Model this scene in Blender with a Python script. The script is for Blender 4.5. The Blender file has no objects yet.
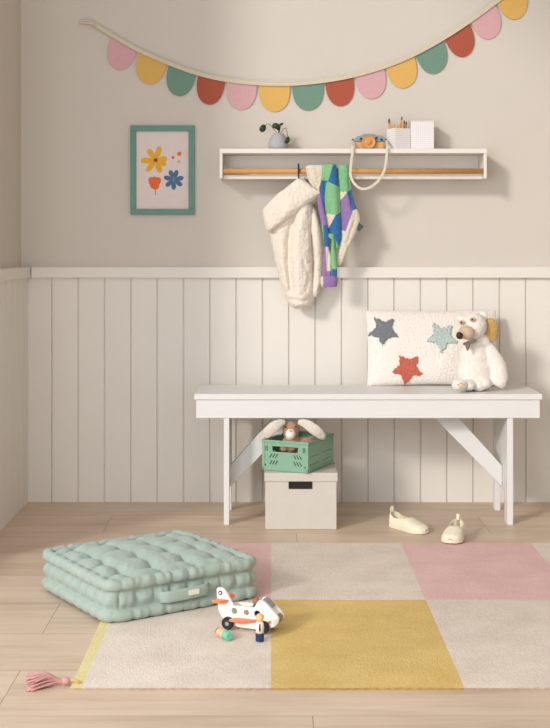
import bpy, bmesh, math, random
from mathutils import Vector, Matrix, noise
random.seed(7)
PI = math.pi
sc = bpy.context.scene
C = sc.collection
F = 1250.0; CX = 271.0; CY = 249.0

def P(px, py, Y):
    "point at depth Y seen at photo position px, py (camera at x0, y0, z1 looking along +Y)"
    return Vector(((px - CX) * Y / F, Y, 1 - (py - CY) * Y / F))
def lin(c):
    return tuple(((v/255)/12.92 if v/255 <= .04045 else ((v/255+.055)/1.055)**2.4) for v in c) + (1,)

# ------------------------------------------------------------------ materials
def mat(name, rgb, rough=.6, nscale=0, nstr=0, mott=0, mscale=20, sheen=0, metal=0, dist=.002, coat=0):
    m = bpy.data.materials.new(name); m.use_nodes = True
    nt = m.node_tree; b = nt.nodes['Principled BSDF']
    b.inputs['Base Color'].default_value = lin(rgb); b.inputs['Roughness'].default_value = rough
    b.inputs['Metallic'].default_value = metal
    b.inputs['Specular IOR Level'].default_value = .35
    if sheen:
        b.inputs['Sheen Weight'].default_value = sheen; b.inputs['Sheen Roughness'].default_value = .5
    if coat: b.inputs['Coat Weight'].default_value = coat
    tc = nt.nodes.new('ShaderNodeTexCoord')
    n = nt.nodes.new('ShaderNodeTexNoise'); n.inputs['Scale'].default_value = mscale; n.inputs['Detail'].default_value = 4
    nt.links.new(tc.outputs['Object'], n.inputs['Vector'])
    r = nt.nodes.new('ShaderNodeMapRange'); r.inputs[1].default_value = .25; r.inputs[2].default_value = .75
    r.inputs[3].default_value = 1-(mott or .03); r.inputs[4].default_value = 1+(mott or .03)
    nt.links.new(n.outputs['Fac'], r.inputs[0])
    x = nt.nodes.new('ShaderNodeVectorMath'); x.operation = 'SCALE'
    x.inputs[0].default_value = lin(rgb)[:3]; nt.links.new(r.outputs[0], x.inputs['Scale'])
    nt.links.new(x.outputs[0], b.inputs['Base Color'])
    if nscale:
        n2 = nt.nodes.new('ShaderNodeTexNoise'); n2.inputs['Scale'].default_value = nscale; n2.inputs['Detail'].default_value = 3
        nt.links.new(tc.outputs['Object'], n2.inputs['Vector'])
        bp = nt.nodes.new('ShaderNodeBump'); bp.inputs['Strength'].default_value = nstr; bp.inputs['Distance'].default_value = dist
        nt.links.new(n2.outputs['Fac'], bp.inputs['Height']); nt.links.new(bp.outputs[0], b.inputs['Normal'])
    return m
M = {}
M['wall'] = mat('wall_paint', (206,198,188), .85, 180, .12, .012, 3, dist=.001)
M['panel'] = mat('panel_paint', (226,221,213), .55, 60, .06, .012, 5, dist=.001)
M['white'] = mat('white_lacquer', (222,221,219), .4, 50, .04, .01, 8, dist=.001)
M['ceiling'] = mat('ceiling_paint', (235,230,224), .9)
M['shelfw'] = mat('shelf_white', (226,220,212), .5, 50, .04, .01, 8, dist=.001)
M['dowel'] = mat('oak_dowel', (205,150,88), .45, 80, .1, .10, 25)
M['wood'] = mat('beech', (205,160,110), .5, 60, .1, .08, 40)
M['black'] = mat('black_steel', (28,26,26), .45)
M['frame'] = mat('teal_frame', (98,140,127), .5, 60, .08, .05, 30)
M['paper'] = mat('print_paper', (222,208,203), .8)
M['fleece'] = mat('cream_fleece', (232,222,208), .95, 420, .6, .05, 90, sheen=.3, dist=.003)
M['plush'] = mat('white_plush', (234,227,219), .95, 420, .6, .03, 90, sheen=.3, dist=.0025)
M['tan'] = mat('tan_plush', (205,180,152), .95, 300, .6, .05, 60, sheen=.3, dist=.002)
M['brown'] = mat('brown_plush', (176,136,104), .95, 350, .9, .09, 80, sheen=.3, dist=.004)
M['darkb'] = mat('dark_brown', (58,36,28), .4)
M['mustardfur'] = mat('mustard_fur', (216,176,104), .95, 350, 1.0, .1, 80, sheen=.3, dist=.005)
M['sage'] = mat('sage_cotton', (157,172,162), .85, 260, .35, .04, 30, sheen=.2, dist=.0015)
M['label'] = mat('label_cloth', (228,224,212), .8)
M['boxc'] = mat('grey_card', (203,197,187), .8, 220, .15, .02, 30, dist=.001)
M['crate'] = mat('green_plastic', (130,170,144), .4)
M['shoe'] = mat('cream_canvas', (234,226,202), .85, 420, .3, .03, 60, dist=.001)
M['rubber'] = mat('white_rubber', (232,220,200), .5)
M['lining'] = mat('shoe_lining', (176,160,110), .9)
M['toywhite'] = mat('toy_white', (236,230,222), .35)
M['toyorange'] = mat('toy_orange', (226,128,88), .4)
M['navy'] = mat('toy_navy', (38,54,88), .4)
M['mint'] = mat('toy_mint', (110,190,160), .4)
M['peach'] = mat('toy_peach', (236,180,140), .4)
M['blond'] = mat('toy_blond', (224,182,112), .5)
M['tyre'] = mat('toy_tyre', (34,34,36), .6)
M['greyhub'] = mat('toy_hub', (150,150,150), .4)
M['pot'] = mat('grey_ceramic', (168,168,170), .55, 90, .1, .03, 50)
M['leaf'] = mat('leaf_green', (40,58,38), .45, 60, .2, .2, 60)
M['camteal'] = mat('camera_teal', (138,150,150), .5)
M['strap'] = mat('cream_strap', (214,202,184), .9, 300, .3, .02, 60, dist=.001)
M['cord'] = mat('natural_cord', (206,194,172), .9, 300, .3, .04, 60, dist=.001)
M['f_pink'] = mat('felt_pink', (208,164,168), .9, 400, .3, .03, 90, dist=.001)
M['f_must'] = mat('felt_mustard', (214,172,96), .9, 400, .3, .03, 90, dist=.001)
M['f_green'] = mat('felt_green', (112,144,128), .9, 400, .3, .03, 90, dist=.001)
M['f_rust'] = mat('felt_rust', (168,86,66), .9, 400, .3, .03, 90, dist=.001)
for k, c in dict(green=(126,182,132), blue=(44,104,156), purple=(144,114,168), cream=(216,207,188), dark=(70,78,84)).items():
    M['k_'+k] = mat('knit_'+k, c, .9, 350, .5, .05, 70, sheen=.2, dist=.0015)
M['tassel'] = mat('tassel_pink', (196,146,142), .9, 200, .4, .1, 120, dist=.001)
M['s_grey'] = mat('star_grey', (122,126,131), .95, 330, 1, .12, 90, sheen=.2, dist=.004)
M['s_teal'] = mat('star_teal', (186,203,198), .95, 330, 1, .08, 90, sheen=.2, dist=.004)
M['s_rust'] = mat('star_rust', (198,104,84), .95, 330, 1, .12, 90, sheen=.2, dist=.004)
for k, c in dict(p_yellow=(228,170,52), p_orange=(224,108,60), p_blue=(84,112,146), p_stem=(120,140,150), p_core=(130,86,40), p_rust=(200,90,66)).items():
    M[k] = mat('print_'+k[2:], c, .8)

def rugmat(name, rgb, rgb2):
    m = bpy.data.materials.new(name); m.use_nodes = True
    nt = m.node_tree; b = nt.nodes['Principled BSDF']; b.inputs['Roughness'].default_value = .95
    b.inputs['Specular IOR Level'].default_value = .1
    tc = nt.nodes.new('ShaderNodeTexCoord'); mp = nt.nodes.new('ShaderNodeMapping')
    mp.inputs['Scale'].default_value = (240, 110, 60); nt.links.new(tc.outputs['Object'], mp.inputs[0])
    n = nt.nodes.new('ShaderNodeTexNoise'); n.inputs['Scale'].default_value = 1; n.inputs['Detail'].default_value = 5
    nt.links.new(mp.outputs[0], n.inputs['Vector'])
    n3 = nt.nodes.new('ShaderNodeTexNoise'); n3.inputs['Scale'].default_value = 7; n3.inputs['Detail'].default_value = 5
    nt.links.new(tc.outputs['Object'], n3.inputs['Vector'])
    ad = nt.nodes.new('ShaderNodeMath'); ad.operation = 'ADD'
    nt.links.new(n.outputs['Fac'], ad.inputs[0]); nt.links.new(n3.outputs['Fac'], ad.inputs[1])
    mx = nt.nodes.new('ShaderNodeMapRange'); mx.inputs[1].default_value = .75; mx.inputs[2].default_value = 1.25
    nt.links.new(ad.outputs[0], mx.inputs[0])
    cr = nt.nodes.new('ShaderNodeMix'); cr.data_type = 'RGBA'
    cr.inputs['A'].default_value = lin(rgb); cr.inputs['B'].default_value = lin(rgb2)
    nt.links.new(mx.outputs[0], cr.inputs['Factor']); nt.links.new(cr.outputs['Result'], b.inputs['Base Color'])
    w = nt.nodes.new('ShaderNodeTexWave'); w.bands_direction = 'Y'; w.inputs['Scale'].default_value = 45
    w.inputs['Distortion'].default_value = 1.5; w.inputs['Detail'].default_value = 2
    nt.links.new(tc.outputs['Object'], w.inputs['Vector'])
    a2 = nt.nodes.new('ShaderNodeMath'); a2.operation = 'MULTIPLY_ADD'; a2.inputs[1].default_value = .5
    nt.links.new(w.outputs['Fac'], a2.inputs[0]); nt.links.new(n.outputs['Fac'], a2.inputs[2])
    bp = nt.nodes.new('ShaderNodeBump'); bp.inputs['Strength'].default_value = .5; bp.inputs['Distance'].default_value = .003
    nt.links.new(a2.outputs[0], bp.inputs['Height']); nt.links.new(bp.outputs[0], b.inputs['Normal'])
    return m
M['r_cream'] = rugmat('rug_cream', (230,218,205), (212,198,184))
M['r_pink'] = rugmat('rug_pink', (230,194,190), (216,180,176))
M['r_yellow'] = rugmat('rug_yellow', (222,194,128), (206,176,108))
M['r_bind'] = rugmat('rug_binding', (228,216,166), (216,202,144))

def floormat():
    m = bpy.data.materials.new('oak_planks'); m.use_nodes = True
    nt = m.node_tree; b = nt.nodes['Principled BSDF']; b.inputs['Roughness'].default_value = .42
    b.inputs['Specular IOR Level'].default_value = .35
    N = nt.nodes.new; L = nt.links.new
    tc = N('ShaderNodeTexCoord'); mp = N('ShaderNodeMapping')
    # row edges at y = 2.677 + k*.2875 ; joints at x = .089 and -.595 in neighbouring rows
    mp.inputs['Location'].default_value = (-.089+13.68, -2.677+.2875*20, 0)
    L(tc.outputs['Object'], mp.inputs[0])
    br = N('ShaderNodeTexBrick'); br.offset = .5; br.offset_frequency = 2; br.squash = 1
    br.inputs['Color1'].default_value = (0,0,0,1); br.inputs['Color2'].default_value = (1,1,1,1)
    br.inputs['Mortar'].default_value = (.5,.5,.5,1)
    br.inputs['Scale'].default_value = 1; br.inputs['Mortar Size'].default_value = .0011; br.inputs['Mortar Smooth'].default_value = .3
    br.inputs['Brick Width'].default_value = 1.368; br.inputs['Row Height'].default_value = .2875
    L(mp.outputs[0], br.inputs['Vector'])
    sp = N('ShaderNodeSeparateColor'); L(br.outputs['Color'], sp.inputs[0])
    off = N('ShaderNodeVectorMath'); off.operation = 'MULTIPLY_ADD'
    cx = N('ShaderNodeCombineXYZ'); 
    for i in range(3): L(sp.outputs[0], cx.inputs[i])
    off.inputs[1].default_value = (9, 5, 3); L(cx.outputs[0], off.inputs[0]); L(tc.outputs['Object'], off.inputs[2])
    m2 = N('ShaderNodeMapping'); m2.inputs['Scale'].default_value = (1.3, 16, 1); L(off.outputs[0], m2.inputs[0])
    n1 = N('ShaderNodeTexNoise'); n1.inputs['Scale'].default_value = 1.6; n1.inputs['Detail'].default_value = 7; n1.inputs['Roughness'].default_value = .62; n1.inputs['Distortion'].default_value = .6
    L(m2.outputs[0], n1.inputs['Vector'])
    m3 = N('ShaderNodeMapping'); m3.inputs['Scale'].default_value = (1.2, 3.2, 1); L(off.outputs[0], m3.inputs[0])
    n2 = N('ShaderNodeTexNoise'); n2.inputs['Scale'].default_value = 1.5; n2.inputs['Detail'].default_value = 3; L(m3.outputs[0], n2.inputs['Vector'])
    ramp = N('ShaderNodeValToRGB'); e = ramp.color_ramp.elements
    e[0].position = .28; e[0].color = lin((178,155,133)); e[1].position = .72; e[1].color = lin((218,198,177))
    x = e.new(.5); x.color = lin((204,182,160))
    av = N('ShaderNodeMath'); av.operation = 'MULTIPLY_ADD'; av.inputs[1].default_value = .55
    h2 = N('ShaderNodeMath'); h2.operation = 'MULTIPLY'; h2.inputs[1].default_value = .45
    L(n2.outputs['Fac'], h2.inputs[0]); L(n1.outputs['Fac'], av.inputs[0]); L(h2.outputs[0], av.inputs[2])
    L(av.outputs[0], ramp.inputs[0])
    hs = N('ShaderNodeHueSaturation'); L(ramp.outputs[0], hs.inputs['Color'])
    mr = N('ShaderNodeMapRange'); mr.inputs[3].default_value = .95; mr.inputs[4].default_value = 1.05; L(sp.outputs[0], mr.inputs[0]); L(mr.outputs[0], hs.inputs['Value'])
    mx = N('ShaderNodeMix'); mx.data_type = 'RGBA'; mx.inputs['B'].default_value = lin((110,84,62))
    f = N('ShaderNodeMath'); f.operation = 'MULTIPLY'; f.inputs[1].default_value = .75; L(br.outputs['Fac'], f.inputs[0])
    L(f.outputs[0], mx.inputs['Factor']); L(hs.outputs[0], mx.inputs['A']); L(mx.outputs['Result'], b.inputs['Base Color'])
    bp = N('ShaderNodeBump'); bp.inputs['Strength'].default_value = .15; bp.inputs['Distance'].default_value = .001
    L(n1.outputs['Fac'], bp.inputs['Height']); L(bp.outputs[0], b.inputs['Normal'])
    return m
M['floor'] = floormat()

def gridmat():
    m = bpy.data.materials.new('white_mesh_pattern'); m.use_nodes = True
    nt = m.node_tree; b = nt.nodes['Principled BSDF']; b.inputs['Roughness'].default_value = .6
    tc = nt.nodes.new('ShaderNodeTexCoord'); br = nt.nodes.new('ShaderNodeTexBrick')
    br.offset = 0; br.inputs['Color1'].default_value = lin((232,228,226)); br.inputs['Color2'].default_value = lin((232,228,226))
    br.inputs['Mortar'].default_value = lin((212,208,208)); br.inputs['Scale'].default_value = 1
    br.inputs['Mortar Size'].default_value = .0008; br.inputs['Brick Width'].default_value = .0075; br.inputs['Row Height'].default_value = .0075
    mp = nt.nodes.new('ShaderNodeMapping'); mp.inputs['Rotation'].default_value = (PI/2, 0, 0)
    nt.links.new(tc.outputs['Object'], mp.inputs[0]); nt.links.new(mp.outputs[0], br.inputs['Vector'])
    nt.links.new(br.outputs['Color'], b.inputs['Base Color'])
    return m
M['grid'] = gridmat()

# ------------------------------------------------------------------ mesh helpers
class MB:
    def __init__(s): s.v = []; s.f = []; s.m = []
    def add(s, vs, fs, mi=0):
        o = len(s.v); s.v += [Vector(v) for v in vs]; s.f += [tuple(i+o for i in f) for f in fs]; s.m += [mi]*len(fs); return s
    def box(s, x0, x1, y0, y1, z0, z1, mi=0):
        return s.add([(x0,y0,z0),(x1,y0,z0),(x1,y1,z0),(x0,y1,z0),(x0,y0,z1),(x1,y0,z1),(x1,y1,z1),(x0,y1,z1)],
                     [(3,2,1,0),(4,5,6,7),(0,1,5,4),(1,2,6,5),(2,3,7,6),(3,0,4,7)], mi)
    def prism(s, pts, h, axis='y', a=0, mi=0):
        "closed polygon pts (u,v) extruded from a to a+h along an axis; u,v = x,z for y; x,y for z; y,z for x"
        def q(u, v, w): return (u, w, v) if axis == 'y' else ((u, v, w) if axis == 'z' else (w, u, v))
        n = len(pts)
        vs = [q(u,v,a) for u,v in pts] + [q(u,v,a+h) for u,v in pts]
        fs = [tuple(range(n)), tuple(range(2*n-1, n-1, -1))] + [(i, i+n, (i+1)%n+n, (i+1)%n) for i in range(n)]
        return s.add(vs, fs, mi)
    def tube(s, pts, rad, seg=12, mi=0, flat=1.0, up=(0,0,1), cap=True, wob=None):
        "swept ellipse; rad per point = r or (r_side, r_other)"
        pts = [Vector(p) for p in pts]; n = len(pts); rings = []; up = Vector(up)
        for i, p in enumerate(pts):
            t = (pts[min(i+1,n-1)] - pts[max(i-1,0)]).normalized()
            a = t.cross(up)
            if a.length < 1e-4: a = t.cross(Vector((0,1,0)))
            a.normalize(); b = a.cross(t).normalized()
            r = rad[i] if isinstance(rad, list) else rad
            ra, rb = r if isinstance(r, (list, tuple)) else (r, r*flat)
            ring = []
            for k in range(seg):
                th = 2*PI*k/seg; w = wob(i/(n-1), th) if wob else 1
                ring.append(p + (a*ra*math.cos(th) + b*rb*math.sin(th))*w)
            rings.append(ring)
        vs = [v for r in rings for v in r]
        fs = [(i*seg+k, i*seg+(k+1)%seg, (i+1)*seg+(k+1)%seg, (i+1)*seg+k) for i in range(n-1) for k in range(seg)]
        if cap: fs += [tuple(range(seg))[::-1], tuple((n-1)*seg+k for k in range(seg))]
        return s.add(vs, fs, mi)
    def ell(s, c, r, R=None, nu=24, nv=14, mi=0):
        c = Vector(c); vs = []; fs = []
        for j in range(nv+1):
            ph = PI*j/nv
            for i in range(nu):
                th = 2*PI*i/nu
                v = Vector((r[0]*math.sin(ph)*math.cos(th), r[1]*math.sin(ph)*math.sin(th), r[2]*math.cos(ph)))
                vs.append(c + (R @ v if R else v))
        for j in range(nv):
            for i in range(nu): fs.append((j*nu+i, (j+1)*nu+i, (j+1)*nu+(i+1)%nu, j*nu+(i+1)%nu))
        return s.add(vs, fs, mi)
    def lathe(s, prof, seg=32, c=(0,0,0), mi=0, axis='z'):
        c = Vector(c); vs = []; n = len(prof)
        for r, z in prof:
            for k in range(seg):
                t = 2*PI*k/seg
                v = Vector((r*math.cos(t), r*math.sin(t), z)) if axis == 'z' else (Vector((r*math.cos(t), z, r*math.sin(t))) if axis == 'y' else Vector((z, r*math.cos(t), r*math.sin(t))))
                vs.append(c+v)
        fs = [(i*seg+k, i*seg+(k+1)%seg, (i+1)*seg+(k+1)%seg, (i+1)*seg+k) for i in range(n-1) for k in range(seg)]
        fs += [tuple(range(seg))[::-1], tuple((n-1)*seg+k for k in range(seg))]
        return s.add(vs, fs, mi)
    def xf(s, Mx): s.v = [Mx @ v for v in s.v]; return s
    def build(s, name, mats, parent=None, smooth=False, bevel=0, remesh=0, disp=None, sub=0, origin=None):
        me = bpy.data.meshes.new(name)
        vs = s.v if origin is None else [v - Vector(origin) for v in s.v]
        me.from_pydata(vs, [], s.f)
        if not isinstance(mats, (list, tuple)): mats = [mats]
        for m in mats: me.materials.append(m)
        bm = bmesh.new(); bm.from_mesh(me)
        bm.faces.ensure_lookup_table()
        for i, f in enumerate(bm.faces): f.material_index = s.m[i]; f.smooth = smooth
        bmesh.ops.remove_doubles(bm, verts=bm.verts, dist=1e-6)
        bmesh.ops.recalc_face_normals(bm, faces=bm.faces)
        bm.to_mesh(me); bm.free()
        o = bpy.data.objects.new(name, me); C.objects.link(o)
        if parent: o.parent = parent
        if origin is not None: o.location = Vector(origin)
        if bevel:
            b = o.modifiers.new('bevel', 'BEVEL'); b.width = bevel; b.segments = 2; b.limit_method = 'ANGLE'; b.angle_limit = .6
        if remesh:
            r = o.modifiers.new('remesh', 'REMESH'); r.mode = 'VOXEL'; r.voxel_size = remesh; r.use_smooth_shade = True
            q = o.modifiers.new('smooth', 'SMOOTH'); q.factor = .6; q.iterations = 8
        if sub:
            q = o.modifiers.new('sub', 'SUBSURF'); q.levels = sub; q.render_levels = sub
        if disp:
            for sz, st in disp:
                t = bpy.data.textures.new(name, 'CLOUDS'); t.noise_scale = sz; t.noise_depth = 2
                d = o.modifiers.new('displace', 'DISPLACE'); d.texture = t; d.texture_coords = 'LOCAL'; d.strength = st; d.mid_level = .5
        return o

def tag(o, label, cat, group=None):
    o['label'] = label; o['category'] = cat
    if group: o['group'] = group
    return o
def thing(name, label, cat, loc, rz=0, group=None):
    o = bpy.data.objects.new(name, None); C.objects.link(o); o.empty_display_size = .05
    o.location = loc; o.rotation_euler = (0, 0, rz)
    return tag(o, label, cat, group)
def struct(o): o['kind'] = 'structure'; return o
def G(px, py, z=0):
    Y = F*(1-z)/(py-CY); return Vector(((px-CX)*Y/F, Y, z))
def interp(pts, n):
    "Catmull-Rom through tuples"
    out = []; m = len(pts)
    for i in range(n):
        t = i/(n-1)*(m-1); k = min(int(t), m-2); u = t-k
        p0, p1, p2, p3 = pts[max(k-1,0)], pts[k], pts[k+1], pts[min(k+2,m-1)]
        out.append(tuple(.5*((2*b)+(-a+c)*u+(2*a-5*b+4*c-d)*u*u+(-a+3*b-3*c+d)*u**3) for a,b,c,d in zip(p0,p1,p2,p3)))
    return out
def ncol(p, s, seed=0): return noise.noise(Vector(p)*s + Vector((seed, seed*1.7, seed*.3)))

# ------------------------------------------------------------------ room shell
WB = 4.96; PB = 4.94; WL = -.992; PL = -.960; RAILZ0 = .886; RAILZ1 = .929; HC = 3.7; XR = 3.4; YF = -1.5
struct(MB().box(WL-.3, XR, YF, 5.2, -.1, 0).build('floor', M['floor']))
struct(MB().box(WL-.3, XR+.1, YF, 5.2, HC, HC+.1).build('ceiling', M['ceiling']))
struct(MB().box(WL-.2, XR, WB, WB+.2, .86, HC).build('wall_back', M['wall']))
# panelling: vertical boards with V grooves
def panelling(a0, a1, first, pitch, z0, z1):
    g = .0034; d = .0075
    pts = [(a0, 0)]; k = first
    while k < a0 + .01: k += pitch
    while k < a1 - .01:
        pts += [(k-g, 0), (k-g*.3, d), (k+g*.3, d), (k+g, 0)]; k += pitch
    pts += [(a1, 0)]
    return pts
mb = MB(); pts = panelling(PL-.02, XR, -.8656, .10403, 0, RAILZ0)
n = len(pts); vs = [(x, PB+d, z) for z in (0, RAILZ0+.01) for x, d in pts] + [(pts[-1][0], WB+.1, 0), (pts[0][0], WB+.1, 0), (pts[-1][0], WB+.1, RAILZ0+.01), (pts[0][0], WB+.1, RAILZ0+.01)]
fs = [(i, i+1, n+i+1, n+i) for i in range(n-1)] + [(2*n+1, 2*n, 2*n+2, 2*n+3), (0, n, 2*n+3, 2*n+1), (n-1, 2*n, 2*n+2, 2*n-1)]
mb.add(vs, fs); struct(mb.build('wall_back_panelling', M['panel']))
mb = MB(); pts = panelling(YF, PB+.01, 4.8435-.10403*60, .10403, 0, RAILZ0)
# left panelling, with the tall window opening between WY0 and WY1
WY0, WY1, WZ0, WZ1 = -.9, 3.95, .06, 3.45
pts = [p for p in pts if p[0] > WY1+.1]; pts = [(WY1, 0)] + pts
n = len(pts); vs = [(PL-d, y, z) for z in (0, RAILZ0+.01) for y, d in pts]
fs = [(i, i+1, n+i+1, n+i) for i in range(n-1)]; mb.add(vs, fs)
mb.box(WL-.1, PL-.006, WY1, PB+.01, 0, RAILZ0+.01)
mb.box(WL-.1, PL, YF, WY0, 0, RAILZ0+.01)
struct(mb.build('wall_left_panelling', M['panel']))
mb = MB(); mb.box(WL-.1, WL, WY1, WB+.2, .86, HC); mb.box(WL-.1, WL, YF, WY0, .86, HC)
mb.box(WL-.1, WL, WY0, WY1, WZ1, HC); mb.box(WL-.1, WL, WY0, WY1, 0, WZ0)
struct(mb.build('wall_left', M['wall']))
struct(MB().box(-.944, XR, 4.92, WB+.02, RAILZ0, RAILZ1).build('trim_1', M['panel'], bevel=.002))
mb = MB().box(WL-.05, -.947, WY1, 4.95, RAILZ0, RAILZ1); mb.box(WL-.05, -.947, YF, WY0, RAILZ0, RAILZ1)
struct(mb.build('trim_2', M['panel'], bevel=.002))
struct(MB().box(XR, XR+.1, YF, 5.2, 0, HC).build('wall_right', M['wall']))
# window in the left wall (out of frame, lets the low sun in)
mb = MB()
for y in (WY0+.03, (WY0+WY1)/2, WY1-.03): mb.box(WL-.08, WL-.03, y-.03, y+.03, WZ0, WZ1)
for z in (WZ0+.03, WZ1-.03): mb.box(WL-.08, WL-.03, WY0, WY1, z-.03, z+.03)
struct(mb.build('window_1', M['white']))

# ------------------------------------------------------------------ rug
RX0 = -.455; CW = .4386; R0, R1, R2 = 2.832, 3.543, 4.231
def rug():
    mb = MB(); nx, ny = 200, 90; x1 = CW*3
    xs = [RX0, RX0+.012, RX0+.025] + [(RX0+.025)*(1-i/50) for i in range(1, 51)] + [CW*i/50 for i in range(1, 151)]
    ys = [R0+(R1-R0)*j/46 for j in range(46)] + [R1+(R2-R1)*j/44 for j in range(45)]
    def pos(x, y, z):
        fx = x; fy = y
        if y == ys[0]: fy += .0025*ncol((x,0,0), 9) + .0012*math.sin(x*260)
        if y == ys[-1]: fy += .0015*ncol((x,3,0), 9)
        if y == ys[0] and z == 0: fy += .005
        h = .005 + .0010*ncol((x,y,0), 5)
        return (fx, fy, z*h + .0006)
    nX = len(xs)
    for lay in (1, 0): mb.v += [Vector(pos(x, y, lay)) for y in ys for x in xs]
    N = nX*len(ys)
    cells = {(0,0):0,(1,0):2,(2,0):0,(3,0):1,(0,1):1,(1,1):0,(2,1):1,(3,1):0}
    for j in range(ny):
        for i in range(nX-1):
            xc = (xs[i]+xs[i+1])/2; yc = (ys[j]+ys[j+1])/2
            cx = xc + .002*ncol((0, yc*40, 0), 1); 
            cell = cells[(max(0,min(3, int(math.floor(xc/CW)+1))), 1 if yc > R1 else 0)]
            if i < 2: cell = 3
            a = j*nX+i; mb.f.append((a, a+1, a+nX+1, a+nX)); mb.m.append(cell)
            mb.f.append((N+a, N+a+nX, N+a+nX+1, N+a+1)); mb.m.append(cell)
            if j == 0: mb.f.append((a, N+a, N+a+1, a+1)); mb.m.append(cell)
            if j == ny-1: b = a+nX; mb.f.append((b, b+1, N+b+1, N+b)); mb.m.append(cell)
        for i in (0, nX-1):
            a = j*nX+i; mb.f.append((a, a+nX, N+a+nX, N+a)); mb.m.append(3 if i == 0 else 0)
    o = mb.build('area_rug', [M['r_cream'], M['r_pink'], M['r_yellow'], M['r_bind']])
    tag(o, 'flat woven rug with cream, pink and mustard yellow blocks on the oak floor', 'rug')
    # tassel on the near left corner, a part of the rug
    c = P(74.5, 684.5, 2.86); c.z = .012
    mb = MB()
    for k in range(110):
        a = random.uniform(-.42, .46); L = random.uniform(.086, .110)
        h = random.uniform(.004, .034)
        d = Vector((-math.cos(a+.12), -math.sin(a+.12), 0))
        st = c + Vector((-.026, -.003+a*.01, random.uniform(-.004,.004)))
        pts = []
        for i in range(7):
            t = i/6; w = Vector((0, ncol((t*2, k, 0), 3)*.008*t, 0))
            pts.append(Vector((st.x, st.y, 0)) + d*L*t*.78 + w + Vector((0,0, max(.0025, .012 + (h-.012)*min(1,t*2) - .008*t*t))))
        mb.tube(pts, .0020, 6)
    t = mb.build('tassel', M['tassel'], o, smooth=True); t['label'] = 'dusty pink yarn tassel on the near left corner'
    mb = MB().ell(c+Vector((-.020,-.001,0)), (.011,.009,.009))
    mb.build('tassel_knot', M['tassel'], t, smooth=True)
    mb = MB(); mb.tube([c+Vector((x, 0, z)) for x, z in ((-.014,0),(-.006,.002),(.004,0),(.014,-.004))], .0028, 8)
    q = mb.build('tassel_cord', M['f_must'], t, smooth=True); q['label'] = 'yellow cord tying the tassel'
rug()

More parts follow.
